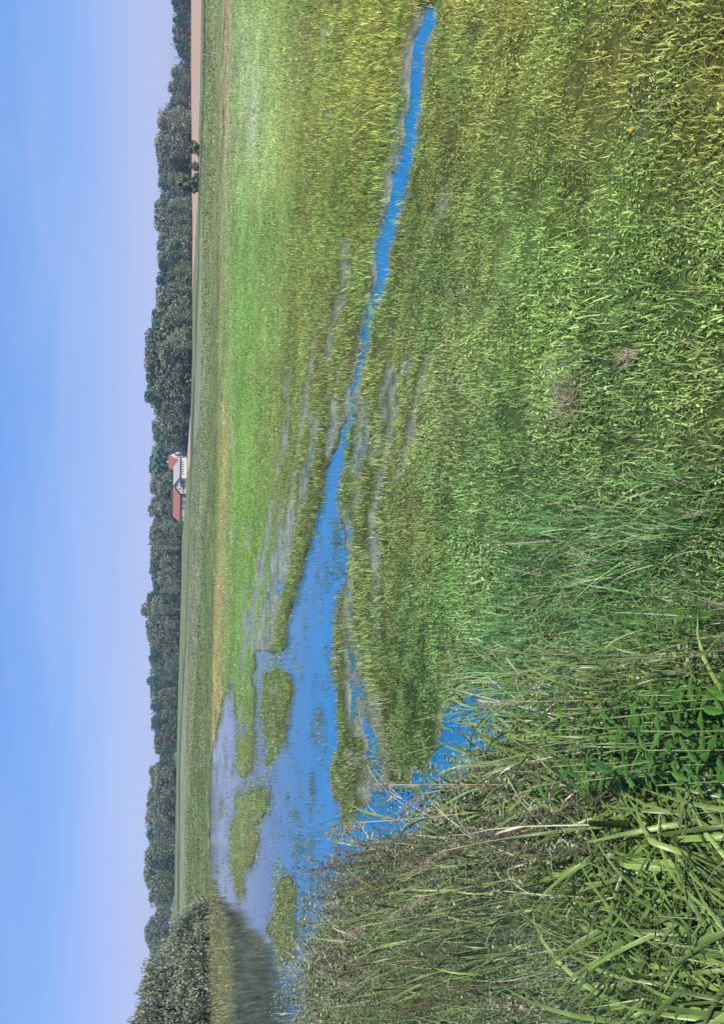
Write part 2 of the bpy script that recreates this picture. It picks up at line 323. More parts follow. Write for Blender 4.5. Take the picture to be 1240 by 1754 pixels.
# colours of the meadow (albedo of the living grass), given at landmarks and blended between them
CP = np.array([  # px, py, r, g, b
 (1150,150,.24,.27,.06),(900,150,.265,.31,.07),(650,150,.25,.30,.06),(500,150,.24,.32,.09),(425,180,.26,.38,.15),(395,200,.24,.34,.12),(600,350,.18,.25,.05),(850,380,.21,.27,.07),(1100,380,.16,.22,.055),
 (420,500,.14,.28,.07),(470,500,.17,.28,.07),(540,560,.21,.25,.07),(420,700,.13,.28,.06),(500,750,.20,.24,.07),(420,900,.12,.26,.05),(480,880,.15,.23,.06),(700,550,.14,.20,.06),(800,500,.15,.21,.06),(800,700,.11,.18,.06),(950,480,.09,.22,.06),(900,800,.08,.16,.05),(1080,560,.12,.19,.05),
 (1150,700,.10,.17,.05),(700,900,.14,.19,.05),(760,980,.08,.16,.06),(680,1000,.13,.18,.05),(700,1150,.10,.17,.05),(640,1100,.14,.19,.06),(1000,900,.06,.15,.06),(900,1000,.09,.16,.05),(1100,1000,.06,.14,.05),(620,800,.15,.20,.06),(560,720,.14,.25,.06),(440,1000,.13,.23,.06),(420,1100,.12,.26,.06),(420,1280,.13,.19,.06),(470,1220,.12,.17,.06),
 (430,1400,.13,.18,.07),(490,1570,.14,.19,.07),(620,1250,.12,.18,.05),(600,1380,.12,.16,.06),(720,1270,.07,.15,.05),(800,1150,.09,.15,.05),(950,1150,.07,.12,.06),(390,1650,.16,.17,.08),(430,1650,.10,.12,.05),(840,820,.17,.20,.06),(960,660,.14,.20,.07)])
def meadow_col(x, y):
    px, py = project(x, y, 0.05); px = np.clip(px, 380, 1300); py = np.clip(py, -100, 1800)
    acc = np.zeros(px.shape+(3,)); ws = np.zeros(px.shape)
    for c in CP:
        s = 30+0.16*max(0, c[0]-400); w = np.exp(-((px-c[0])/s)**2*0.5-((py-c[1])/(s*1.6+30))**2*0.5)+1e-7/(1+((px-c[0])**2+(py-c[1])**2)/1e4)
        acc += w[..., None]*c[2:]; ws += w
    c = acc/ws[..., None]
    a = fbm(x, y, 1.6, 31, 4); b = fbm(x, y, 0.6, 41)
    k = (0.74+0.56*a+(a-0.5)*0.45*(1-sstep(8, 16, np.hypot(x, y))))[..., None]
    wpm = np.exp(-((px-432)/20)**2-((py-190)/130)**2)*sstep(.45, .6, fbm(x*0.5, y, 1.3, 70, 4)); dk = sstep(.50, .72, fbm(x, y, 0.35, 400, 3))[..., None]*(1-sstep(5, 12, np.hypot(x, y)))[..., None]; c = c*k; c = c*(1-0.15*dk); c = c*(1-0.75*wpm[..., None])+np.array([.33, .38, .27])*0.75*wpm[..., None]; c[..., 0] *= 0.85+0.45*b; lm = look(lushmap, x, y, 0.05)[..., None]; c = c*(1-lm+lm*np.array([.80, .90, .78]))
    stw = (sstep(.60, .72, fbm(x, y, 1.1, 240, 4))*0.22)[..., None]; c = c*(1-stw)+np.array([.24, .21, .10])*stw*0.8
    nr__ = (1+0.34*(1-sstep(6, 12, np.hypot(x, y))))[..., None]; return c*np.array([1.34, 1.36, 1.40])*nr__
lushmap = np.zeros(GX.shape, np.float32)
for p in ([(960,260,50),(955,420,70),(935,600,60)], [(890,540,30),(872,700,40),(862,830,40)], [(790,840,40),(765,1000,60),(730,1150,60),(710,1290,60)], [(1000,740,50),(940,900,60),(880,1040,60)], [(700,960,24),(690,1100,24),(660,1220,24)], [(620,760,14),(640,860,16)], [(720,480,20),(735,600,24)], [(1100,300,40),(1090,480,50)]):
    lushmap = np.maximum(lushmap, streak(p, 0.9))
lushmap = blur(lushmap, 8)
def bands(px, py):
    """names the far fields by where their edges run"""
    T = lambda v: np.interp(py, [34, 100, 300, 440, 700, 860, 1100, 1290, 1450, 1750], v)
    base = np.interp(py, YS, BASE)
    tan = np.interp(py, [-400, 34, 150, 300, 330, 370, 430, 500, 520], [346, 345, 343, 339, 340, 337, 334, 330, 0])
    return base, tan, T([352, 352, 345, 341, 333, 327, 319, 309, 308, 305]), T([352, 352, 346, 345, 356, 351, 338, 329, 322, 318]), T([383, 382, 379, 378, 375, 374, 366, 363, 357, 355]), T([395, 395, 396, 390, 389, 388, 386, 373, 364, 362]), T([410, 412, 405, 403, 403, 402, 398, 372, 366, 364])

# ------------------------------------------------------------------ ground sheet (polar, denser where the photograph looks)
azs = np.concatenate([np.arange(-180, -62, 6.0), np.arange(-62, 62, 0.16), np.arange(62, 180, 6.0)])
rad = [0.35]
while rad[-1] < 1000: rad.append(rad[-1]+max(0.012, min(rad[-1]**2*2.2/(F*2.1), rad[-1]*0.03)))
rad = np.array(rad+[1300, 1800, 2600, 4000, 7000])
A, D = np.meshgrid(np.radians(azs), rad, indexing='ij'); gx = D*np.sin(A); gy = D*np.cos(A)
gz = ground_z(gx, gy)
na, nr = A.shape
px, py = project(gx, gy, gz); inview = gy > 0.3*D
py = np.where(inview, py, far_row(gx, gy)); px = np.where(inview, px, 311+EYE*F/D)
py = np.clip(py, -100, 1850)
b0, b1, b2, b3, b4, b5, b6 = bands(px, py)
mc = meadow_col(gx, gy)
nz = fbm(gx, gy, 9, 50, 4); nz2 = fbm(gx, gy*0.35, 2.2, 55, 3)
jit = ((nz-0.5)*5+(fbm(gx, gy, 1.4, 210)-0.5)*6)*np.clip((px-330)/60, 0.15, 1)
pj = px+jit
def C(*a): return np.array(a)[None, None, :]
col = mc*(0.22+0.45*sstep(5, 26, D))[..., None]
wv = look_wet(gx, gy)[..., None]; mud = C(.085, .075, .055)
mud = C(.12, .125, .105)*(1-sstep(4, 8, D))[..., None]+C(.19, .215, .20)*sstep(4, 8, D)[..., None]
ow_ = np.clip(look_wet(gx, gy, openw)*4, 0, 1)[..., None]; mud = mud*(1-ow_)+C(.055, .062, .036)*ow_
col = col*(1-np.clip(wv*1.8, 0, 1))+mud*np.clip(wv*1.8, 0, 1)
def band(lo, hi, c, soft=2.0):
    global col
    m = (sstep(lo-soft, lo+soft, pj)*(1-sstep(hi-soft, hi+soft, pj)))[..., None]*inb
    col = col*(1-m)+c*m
inb = (D > 22)[..., None].astype(float)*(1-(wv > 0.3))
fine_ = fbm(gx, gy, 0.9, 215); streak_ = fbm(gx*0.18, gy, 3.0, 220, 4)
light = ((0.62+0.45*nz2+0.35*streak_)*(0.75+0.5*fine_))[..., None]*0.78
band(b5, b6, (C(.27, .32, .15)*(1-sstep(1100, 1250, py))[..., None]+C(.17, .2, .08)*sstep(1100, 1250, py)[..., None])*light)
strip = (C(.36, .265, .14)*sstep(600, 800, py)[..., None]+C(.29, .26, .14)*(1-sstep(600, 800, py))[..., None]); ws_ = sstep(1420, 1540, py)[..., None]; strip = strip*(1-ws_)+C(.13, .15, .07)*ws_
speck = ((fbm(gx, gy, 0.8, 60) > 0.62)*sstep(.45, .6, nz))[..., None]
band(b4, b5, strip*light*1.25*(1-0.55*speck))
band(b3, b4, (C(.22, .265, .11)*(1-sstep(400, 900, py))[..., None]+C(.15, .205, .08)*sstep(400, 900, py)[..., None])*light, 1.2)
band(b2, b3, C(.23, .26, .14)*light, 1.0)
band(np.minimum(b0, b2)-10, b2, C(.17, .22, .10)*light, 0.8)
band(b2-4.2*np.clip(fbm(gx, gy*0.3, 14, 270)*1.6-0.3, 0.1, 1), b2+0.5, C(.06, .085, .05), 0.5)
col = np.where((D > 1000)[..., None], C(.10, .15, .06), col)
# white seeding patch on the near side of the strip
wp = np.exp(-((px-432)/17)**2-((py-190)/130)**2)*sstep(.42, .62, fbm(gx*0.45, gy, 1.6, 70, 4)); wp = wp*(px > 405)*0.6
col = col*(1-0.7*wp[..., None])+C(.50, .55, .42)*0.7*wp[..., None]
col = col*(1-ws_*((px > 352) & (px < 420))[..., None])+C(.12, .145, .065)*light*1.2*ws_*((px > 352) & (px < 420))[..., None]
fc = lambda a: 0.25*(a[:-1, :-1]+a[1:, :-1]+a[1:, 1:]+a[:-1, 1:])
fx_, fy_ = fc(pj), fc(py); fD = fc(D)
B0, B1, B2, B3, B4, B5, B6 = bands(fx_, fy_)
cls = np.zeros(fx_.shape, int)                           # 0 meadow
cls[(fx_ < B6) & (fD > 22)] = 1                          # pale margin
cls[(fx_ < B4) & (fD > 40)] = 2                          # grass field
cls[(fx_ < B1) & (fx_ < 350) & (fD > 100) & (fD < 900)] = 3           # bare tan field
cls[(fy_ > 715) & (fy_ < 806) & (fx_ > np.interp(fy_, [715, 760, 806], [325, 322, 321])) & (fx_ < np.interp(fy_, [715, 740, 790, 806], [327, 326, 325.5, 323])) & (fD > 150)] = 4
def ground_mat(name, fixed=None, bump=0.5):
    m, n, l = mat_new(name)
    if fixed is None: c = N(n, 'ShaderNodeAttribute', attribute_type='GEOMETRY', attribute_name='cover').outputs['Color']
    else:
        rg = n.new('ShaderNodeRGB'); rg.outputs[0].default_value = (*fixed, 1); c = rg.outputs[0]
    g = n.new('ShaderNodeNewGeometry')
    f1 = noise(n, l, 14, 6, vec=g.outputs['Position'], rough=0.75); f2 = noise(n, l, 2.3, 4, vec=g.outputs['Position']); f3_ = noise(n, l, 0.25, 3, vec=g.outputs['Position'])
    k = mathn(n, l, 'MULTIPLY', mapr(n, l, f1, 0.3, 0.7, 0.6, 1.4), mapr(n, l, f2, 0.3, 0.7, 0.65, 1.35))
    k = mathn(n, l, 'MULTIPLY', k, mapr(n, l, f3_, 0.3, 0.7, 0.8, 1.2))
    c = scale_col(n, l, c, k)
    p = n.new('ShaderNodeBsdfPrincipled'); l.new(c, p.inputs['Base Color']); p.inputs['Roughness'].default_value = 0.95; p.inputs['Specular IOR Level'].default_value = 0.1
    b = n.new('ShaderNodeBump'); b.inputs['Strength'].default_value = bump; b.inputs['Distance'].default_value = 0.05; l.new(f1, b.inputs['Height']); l.new(b.outputs[0], p.inputs['Normal'])
    o = n.new('ShaderNodeOutputMaterial'); l.new(p.outputs[0], o.inputs[0]); return m
MG = ground_mat('ground_cover'); MT = ground_mat('tan_soil', (0.38, 0.265, 0.19), 0.3); MV = ground_mat('pale_gravel', (0.38, 0.30, 0.26), 0.3)
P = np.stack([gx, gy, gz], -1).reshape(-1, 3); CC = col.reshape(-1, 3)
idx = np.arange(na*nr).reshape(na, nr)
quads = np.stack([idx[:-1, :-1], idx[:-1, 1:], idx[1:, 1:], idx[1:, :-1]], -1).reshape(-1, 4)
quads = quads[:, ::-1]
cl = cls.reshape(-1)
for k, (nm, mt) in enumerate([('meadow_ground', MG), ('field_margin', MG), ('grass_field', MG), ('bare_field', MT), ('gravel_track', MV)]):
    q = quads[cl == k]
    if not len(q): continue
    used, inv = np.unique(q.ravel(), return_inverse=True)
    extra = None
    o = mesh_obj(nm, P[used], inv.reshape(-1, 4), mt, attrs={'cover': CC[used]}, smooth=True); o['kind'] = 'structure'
# disc under the camera closes the polar hole and the seam behind
o = mesh_obj('ground', [(0.40*math.cos(a), 0.40*math.sin(a), 0.13) for a in np.linspace(0, 2*math.pi, 24, endpoint=False)], [tuple(range(24))], MG, attrs={'cover': np.full((24, 3), 0.06)}); o['kind'] = 'structure'

def cover_at(x, y):
    i_ = np.clip(np.searchsorted(azs, np.degrees(np.arctan2(x, y))), 0, na-1); j_ = np.clip(np.searchsorted(rad, np.hypot(x, y)), 0, nr-1); return col[i_, j_]
# ------------------------------------------------------------------ water
m, n, l = mat_new('flood_water'); g = n.new('ShaderNodeNewGeometry')
p = n.new('ShaderNodeBsdfPrincipled'); p.inputs['Roughness'].default_value = 0.03; p.inputs['IOR'].default_value = 1.33
f = noise(n, l, 0.7, 3, vec=g.outputs['Position'])
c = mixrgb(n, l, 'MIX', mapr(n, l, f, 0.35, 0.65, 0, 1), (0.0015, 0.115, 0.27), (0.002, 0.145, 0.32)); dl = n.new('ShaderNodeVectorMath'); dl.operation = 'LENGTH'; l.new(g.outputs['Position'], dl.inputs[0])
c = mixrgb(n, l, 'MIX', mapr(n, l, dl.outputs['Value'], 11, 21, 0, 1), c, (0.028, 0.042, 0.045)); l.new(c, p.inputs['Base Color'])  # willow reflection deepened in the colour itself: far water body darker and browner
f2 = noise(n, l, 7, 3, vec=g.outputs['Position']); b = n.new('ShaderNodeBump'); b.inputs['Strength'].default_value = 0.12; b.inputs['Distance'].default_value = 0.01; l.new(f2, b.inputs['Height']); l.new(b.outputs[0], p.inputs['Normal'])
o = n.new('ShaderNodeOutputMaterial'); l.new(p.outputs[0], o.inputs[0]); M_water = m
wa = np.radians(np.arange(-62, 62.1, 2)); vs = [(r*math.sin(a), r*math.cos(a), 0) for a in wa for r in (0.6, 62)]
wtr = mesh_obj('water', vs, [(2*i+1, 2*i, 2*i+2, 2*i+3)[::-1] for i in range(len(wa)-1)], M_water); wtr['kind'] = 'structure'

# ------------------------------------------------------------------ blades and scattering
def blades(name, n, rad_, h0, h1, w, segs=3, lean=0.5, curl=0.5, mat=None, leafy=0, seed=0, up=0.0, taper=1.0):
    rs = np.random.default_rng(seed); V = []; Fc = []; S = []
    for i in range(n):
        r = rad_*math.sqrt(rs.random()); a = rs.random()*6.283; bx, by = r*math.cos(a), r*math.sin(a)
        h = h0+(h1-h0)*rs.random(); d = rs.random()*6.283; ln = lean*rs.random()+up; cu = curl*rs.random(); sh = rs.random()
        side = d+1.57+rs.normal()*0.4; sx, sy = math.cos(side), math.sin(side); ww = w*(0.6+0.8*rs.random())
        k0 = len(V); pos = np.array([bx, by, -0.01]); ang = ln
        for s in range(segs+1):
            t = s/segs
            wd = ww*(1-t**2.0*taper)*(0.75 if s == 0 else 1) if not leafy else ww*math.sin(math.pi*min(0.98, 0.12+0.85*t))
            if s == segs: V.append(tuple(pos)); S.append(sh)
            else:
                V.append((pos[0]-sx*wd/2, pos[1]-sy*wd/2, pos[2])); V.append((pos[0]+sx*wd/2, pos[1]+sy*wd/2, pos[2])); S += [sh, sh]
            ang = ln+cu*2.2*t*t*1.2; st_ = h/segs
            pos = pos+np.array([math.cos(d)*math.sin(ang), math.sin(d)*math.sin(ang), math.cos(ang)])*st_
        for s in range(segs-1): a0 = k0+2*s; Fc.append((a0, a0+1, a0+3, a0+2))
        a0 = k0+2*(segs-1); Fc.append((a0, a0+1, a0+2))
    return mesh_obj(name, V, Fc, mat, attrs={'shade': S}, link=False)
def weed(name, n, rad_, h, size, mat, seed, round_=0.9):
    """short-stemmed little leaves facing up and out"""
    rs = np.random.default_rng(seed); V = []; Fc = []; S = []
    for i in range(n):
        r = rad_*math.sqrt(rs.random()); a = rs.random()*6.283; c = np.array([r*math.cos(a), r*math.sin(a), h*(0.15+0.85*rs.random()**0.8)])
        nrm = np.array([rs.normal()*0.55, rs.normal()*0.55, 1.0]); nrm /= np.linalg.norm(nrm); t = np.cross(nrm, [math.cos(a*3), math.sin(a*3), 0.1]); t /= np.linalg.norm(t); b_ = np.cross(nrm, t)
        s = size*(0.5+rs.random()); sh = rs.random(); k0 = len(V); w_ = s*round_*0.5
        for q in (-t*s, -t*s*0.35+b_*w_, t*s*0.45+b_*w_*0.8, t*s-nrm*s*0.25, t*s*0.45-b_*w_*0.8, -t*s*0.35-b_*w_): V.append(tuple(c+q)); S.append(sh)
        V.append(tuple(c-nrm*s*0.12)); S.append(sh*0.9)
        for j in range(6): Fc.append((k0+6, k0+j, k0+(j+1) % 6))
    return mesh_obj(name, V, Fc, mat, attrs={'shade': S}, link=False)
def scatter(name, X, Y, Z, rz, sc, tint, var, protos, tilt=0.12):
    """one object: vertices carrying an instanced tuft each"""
    n_ = len(X); me = bpy.data.meshes.new(name); me.vertices.add(n_); me.vertices.foreach_set('co', np.stack([X, Y, Z], -1).astype(np.float32).ravel())
    a = me.attributes.new('rot', 'FLOAT_VECTOR', 'POINT'); a.data.foreach_set('vector', np.stack([rng.normal(0, tilt, n_), rng.normal(0, tilt, n_), rz], -1).astype(np.float32).ravel())
    a = me.attributes.new('size', 'FLOAT', 'POINT'); a.data.foreach_set('value', sc.astype(np.float32))
    a = me.attributes.new('which', 'INT', 'POINT'); a.data.foreach_set('value', var.astype(np.int32))
    a = me.attributes.new('tint', 'FLOAT_COLOR', 'POINT'); c = np.ones((n_, 4), np.float32); c[:, :3] = tint; a.data.foreach_set('color', c.ravel())
    o = bpy.data.objects.new(name, me); COL.objects.link(o); o['kind'] = 'stuff'
    ng = bpy.data.node_groups.new(name, 'GeometryNodeTree'); ng.interface.new_socket('Geometry', in_out='INPUT', socket_type='NodeSocketGeometry'); ng.interface.new_socket('Geometry', in_out='OUTPUT', socket_type='NodeSocketGeometry')
    nn, ll = ng.nodes, ng.links; gi = nn.new('NodeGroupInput'); go = nn.new('NodeGroupOutput'); jn = nn.new('GeometryNodeJoinGeometry')
    def attr(nm, ty):
        x = nn.new('GeometryNodeInputNamedAttribute'); x.data_type = ty; x.inputs['Name'].default_value = nm; return x.outputs[0]
    er = nn.new('FunctionNodeEulerToRotation'); ll.new(attr('rot', 'FLOAT_VECTOR'), er.inputs[0]); sz = attr('size', 'FLOAT'); wh = attr('which', 'INT')
    for k, pr in enumerate(protos):
        cmp_ = nn.new('FunctionNodeCompare'); cmp_.data_type = 'INT'; cmp_.operation = 'EQUAL'; ll.new(wh, cmp_.inputs[2]); cmp_.inputs[3].default_value = k
        oi = nn.new('GeometryNodeObjectInfo'); oi.inputs['Object'].default_value = pr; oi.inputs['As Instance'].default_value = True
        ip = nn.new('GeometryNodeInstanceOnPoints'); ll.new(gi.outputs[0], ip.inputs['Points']); ll.new(cmp_.outputs[0], ip.inputs['Selection']); ll.new(oi.outputs['Geometry'], ip.inputs['Instance'])
        ll.new(er.outputs[0], ip.inputs['Rotation']); ll.new(sz, ip.inputs['Scale']); ll.new(ip.outputs[0], jn.inputs[0])
    ll.new(jn.outputs[0], go.inputs[0]); md = o.modifiers.new('tufts', 'NODES'); md.node_group = ng; return o
def polar_points(d0, d1, dens, half=50):
    area = R(2*half)*(d1*d1-d0*d0)/2; n_ = int(area*dens); d = np.sqrt(d0*d0+(d1*d1-d0*d0)*rng.random(n_)); a = np.radians((rng.random(n_)*2-1)*half)
    return d*np.sin(a), d*np.cos(a)
def meadow_layer(name, d0, d1, dens, protos, hs=1.0, thin=1.0, keep_bank=False):
    x, y = polar_points(d0, d1, dens); z = ground_z(x, y); w = look_wet(x, y); em = look_wet(x, y, emerg)
    nn_ = fbm(x, y, 0.45, 80); pr = rng.random(len(x))
    dry_ok = (z > -0.012+0.03*(nn_-0.5)); ow = look_wet(x, y, openw); sparse = (w > 0.22) & (ow < 0.12)
    keep = dry_ok & (~sparse | (pr < np.where(np.hypot(x, y) < 9.5, 0.8, 0.45)))
    wet_ok = (z <= -0.01) & (em > 0.3) & (fbm(x, y, 0.3, 85) > 0.38-0.3*(em-0.3)) & (pr < em*0.95)
    keep |= wet_ok
    if not keep_bank: keep &= look(bankmask, x, y, 0.6) < 0.5
    px_, py_ = project(x, y, z)
    x, y, z, wo_, px_, py_ = x[keep], y[keep], z[keep], wet_ok[keep], px_[keep], py_[keep]
    t = meadow_col(x, y); spz = (w[keep] > 0.2) & ~wo_
    t[spz] = t[spz]*0.5+np.array([.19, .22, .16])*0.5
    t[wo_] = t[wo_]*0.65+np.array([.02, .03, .012])
    lush = np.exp(-((px_-960)/70)**2-((py_-560)/150)**2)+0.8*sstep(880, 1000, py_)*sstep(680, 820, px_)+0.5*sstep(980, 1150, px_)+0.5*np.exp(-((px_-770)/50)**2-((py_-900)/160)**2)
    s = (0.75+0.5*rng.random(len(x)))*(0.8+0.45*np.clip(fbm(x, y, 1.1, 90)*2-0.6, 0, 1)+0.55*np.clip(lush, 0, 1.3))*hs
    s = np.minimum(s, np.where(np.hypot(x, y) < 3.2, 1.05, 1.5)); s[spz] *= 0.55; s[wo_] *= 0.8
    z = np.where(wo_, np.maximum(z, -0.025), z)
    return scatter(name, x, y, z, rng.random(len(x))*6.283, s, t, rng.integers(0, len(protos), len(x)), protos)
near_p = [blades('tuft', 54, 0.13, 0.035, 0.095, 0.0042, 3, 0.9, 0.9, M_grass, seed=k) for k in range(5)]+[weed('clover', 46, 0.12, 0.05, 0.0075, M_grass, 20+k) for k in range(3)]+[blades('leafy_tuft', 44, 0.13, 0.03, 0.06, 0.006, 3, 1.0, 0.6, M_grass, leafy=1, seed=30+k) for k in range(2)]
mid_p = [blades('tuft', 46, 0.2, 0.05, 0.11, 0.0075, 2, 0.7, 0.6, M_grass, seed=50+k) for k in range(5)]
far_p = [blades('tuft', 46, 0.42, 0.04, 0.085, 0.016, 1, 0.6, 0.3, M_grass, seed=60+k) for k in range(4)]
vfar_p = [blades('tuft', 40, 0.9, 0.04, 0.10, 0.05, 1, 0.8, 0.3, M_grass, seed=70+k) for k in range(3)]
meadow_layer('meadow_grass', 1.6, 7.5, 155, near_p, 0.85)
meadow_layer('meadow_grass', 7.5, 16, 48, mid_p)
meadow_layer('meadow_grass', 16, 31, 14, far_p); meadow_layer('meadow_grass', 31, 46, 6, far_p, 1.2)

wg_p = [blades('water_tuft', 12, 0.16, 0.06, 0.16, 0.006, 2, 0.8, 0.6, M_grass, seed=310+k) for k in range(3)]; wg_f = [blades('water_tuft', 16, 0.38, 0.05, 0.12, 0.013, 1, 0.8, 0.3, M_grass, seed=320+k) for k in range(3)]
for d0_, d1_, de_, pr_ in ((4, 14, 34, wg_p), (14, 46, 13, wg_f)):
    x, y = polar_points(d0_, d1_, de_); z = ground_z(x, y); ww = look_wet(x, y); em = look_wet(x, y, emerg); ow = look_wet(x, y, openw); c1 = fbm(x, y, 0.22+0.01*d0_, 330, 3); c2 = fbm(x, y, 1.6, 340, 3)
    kp = (ww > 0.3) & (z < 0.02) & (rng.random(len(x)) < np.clip(0.12+1.2*em+1.2*(c2-0.5)+0.5*(1-ow), 0.04, 0.95)) & (c1 > 0.56-0.3*em) & (look(bankmask, x, y, 0.6) < 0.5)
    S1m = look(S1, x, y) > 0.5; kp &= ~(S1m & (rng.random(len(x)) < 0.8)); x, y, z = x[kp], y[kp], z[kp]; t = meadow_col(x, y)*0.72
    scatter('water_grass', x, y, np.maximum(z, -0.03), rng.random(len(x))*6.283, 0.5+0.6*rng.random(len(x)), t, rng.integers(0, 3, len(x)), pr_)
x, y = polar_points(28, 50, 3); z = ground_z(x, y); pxx, pyy = project(x, y, z); kp = (pyy > 1535) & (z > 0.0) & (look_wet(x, y) < .3); x, y, z = x[kp], y[kp], z[kp]
scatter('shore_sedge', x, y, z, rng.random(len(x))*6.283, 2.0+4.0*rng.random(len(x))*fbm(x, y, 2, 350), np.array([.17, .18, .085])*(0.6+0.8*rng.random(len(x)))[:, None], rng.integers(0, 4, len(x)), far_p)
for nm_, d0_, d1_, de_, pr_, hs_ in (('margin_grass', 31, 62, 3.2, far_p, 1.3), ('field_grass', 62, 150, 0.5, vfar_p, 1.7)):
    x, y = polar_points(d0_, d1_, de_); z = ground_z(x, y); kp = (z > 0.0) & ((look_wet(x, y) < 0.3) | (d0_ > 40)); x, y, z = x[kp], y[kp], z[kp]; pxx, pyy = project(x, y, z)
    bb = bands(pxx, pyy); kp = (pxx > np.where(bb[1] > 0, bb[1]+6, 0)); x, y, z = x[kp], y[kp], z[kp]
    t = cover_at(x, y)*(0.55+0.8*rng.random(len(x)))[:, None]; t = np.where((rng.random(len(x)) < 0.10)[:, None], t*1.3+0.07, t)
    scatter(nm_, x, y, z, rng.random(len(x))*6.283, hs_*(0.5+0.8*rng.random(len(x))), t, rng.integers(0, len(pr_), len(x)), pr_)
# tall thin grass along the ditch: long arching blades
def in_poly_pts(x, y, z, poly_mask): return look(poly_mask, x, y, z) > 0.5
longzone = blur(fill([(880,860),(960,860),(1060,830),(1222,790),(1500,740),(1500,1250),(1100,1200),(1000,1210),(900,1260),(800,1260),(760,1220),(790,1120),(850,1010),(870,900)]).astype(np.float32), 8)
long_p = [blades('long_tuft', 24, 0.10, 0.18, 0.48, 0.0068, 6, 0.6, 0.85, M_long, seed=100+k) for k in range(5)]
x, y = polar_points(1.5, 7, 70); z = ground_z(x, y); lz = look(longzone, x, y, 0.25); bk = look(bankmask, x, y, 0.7)
pr = rng.random(len(x)); keep = (lz > 0.3) & (pr < 0.25+0.85*fbm(x, y, 0.5, 120)) & (bk < 0.6)
keep &= ~((z < -0.03) & (pr > 0.42))
x, y, z = x[keep], y[keep], z[keep]; t = meadow_col(x, y)*np.array([0.72, 0.92, 0.85])*(0.55+0.7*rng.random(len(x)))[:, None]
d = np.hypot(x, y)
scatter('ditch_grass', x, y, np.maximum(z, -0.08), rng.random(len(x))*6.283, (0.5+0.5*rng.random(len(x)))*np.clip(0.5+0.13*d, 0.55, 0.95), t, rng.integers(0, 5, len(x)), long_p)

# undergrowth on the near bank
bk_long = [blades('long_tuft', 26, 0.12, 0.35, 0.75, 0.007, 6, 0.35, 0.6, M_long, seed=130+k) for k in range(4)]
bk_thin = [blades('thin_tuft', 30, 0.12, 0.30, 0.70, 0.0035, 5, 0.45, 0.5, M_long, seed=140+k) for k in range(3)]
def herb(name, seed, mat, h=0.7, nst=7, leaf=0.013, nl=46, narrow=0.35):
    rs = np.random.default_rng(seed); V = []; Fc = []; S = []
    for s in range(nst):
        a = rs.random()*6.283; ln = 0.1+0.35*rs.random(); b0_ = np.array([rs.normal()*0.05, rs.normal()*0.05, 0]); hh = h*(0.6+0.5*rs.random())
        dr = np.array([math.cos(a)*math.sin(ln), math.sin(a)*math.sin(ln), math.cos(ln)]); sd_ = np.cross(dr, [0, 0.3, 1]); sd_ /= np.linalg.norm(sd_)
        k0 = len(V); tip = b0_+dr*hh; V += [tuple(b0_-sd_*0.003), tuple(b0_+sd_*0.003), tuple(tip)]; S += [0.95]*3; Fc.append((k0, k0+1, k0+2))
        for i in range(nl):
            t = 0.2+0.8*rs.random(); c = b0_+dr*hh*t; o_ = rs.normal(size=3); o_[2] = abs(o_[2])*0.6+0.1; o_ /= np.linalg.norm(o_); w_ = np.cross(o_, rs.normal(size=3)); w_ /= np.linalg.norm(w_)
            L_ = leaf*(0.7+rs.random())*(1.3-0.6*t); k0 = len(V); sh = rs.random()*(0.85 if t < 0.8 else 1.0)
            V += [tuple(c), tuple(c+o_*L_*0.6+w_*L_*narrow), tuple(c+o_*L_*1.6-np.array([0, 0, L_*0.3])), tuple(c+o_*L_*0.6-w_*L_*narrow)]; S += [sh]*4; Fc.append((k0, k0+1, k0+2, k0+3))
    return mesh_obj(name, V, Fc, mat, attrs={'shade': S}, link=False)
bk_herb = [herb('herb', 150+k, M_herb) for k in range(4)]
x, y = polar_points(0.7, 9.5, 75, 60); z = ground_z(x, y); k_ = look(bankmask, x, y, 0.62)
keep = k_ > 0.5; x, y, z = x[keep], y[keep], z[keep]
px_, py_ = project(x, y, 0.6); nn_ = fbm(x, y, 0.6, 160); pr = rng.random(len(x)); d = np.hypot(x, y)
brown = np.exp(-((px_-740)/150)**2-((py_-1400)/110)**2)+np.exp(-((px_-600)/80)**2-((py_-1640)/130)**2)+0.5*np.exp(-((px_-950)/120)**2-((py_-1400)/100)**2)
thin_ = np.exp(-((px_-850)/110)**2-((py_-1640)/160)**2)
kind = np.where(pr < 0.15+0.65*np.clip(brown, 0, 1), 2, np.where(pr < 0.3+0.65*np.clip(brown+thin_, 0, 1), 1, 0))
var = np.where(kind == 0, rng.integers(0, 4, len(x)), np.where(kind == 1, 4+rng.integers(0, 3, len(x)), 7+rng.integers(0, 4, len(x))))
t = np.where((kind == 0)[:, None], np.array([.17, .25, .08]), np.where((kind == 1)[:, None], np.array([.14, .21, .13]), np.array([.18, .21, .11])))*(0.65+0.7*nn_)[:, None]
t = t*(1-0.45*np.clip(brown, 0, 1)[:, None]*(rng.random(len(x)) < 0.5)[:, None])+np.array([.085, .085, .055])*0.5*np.clip(brown, 0, 1)[:, None]
hgt = np.clip(0.55+0.11*d, 0.55, 1.25)*(0.8+0.4*rng.random(len(x)))
scatter('bank_undergrowth', x, y, np.maximum(z, -0.05), rng.random(len(x))*6.283, hgt, t, var, bk_long+bk_thin+bk_herb)
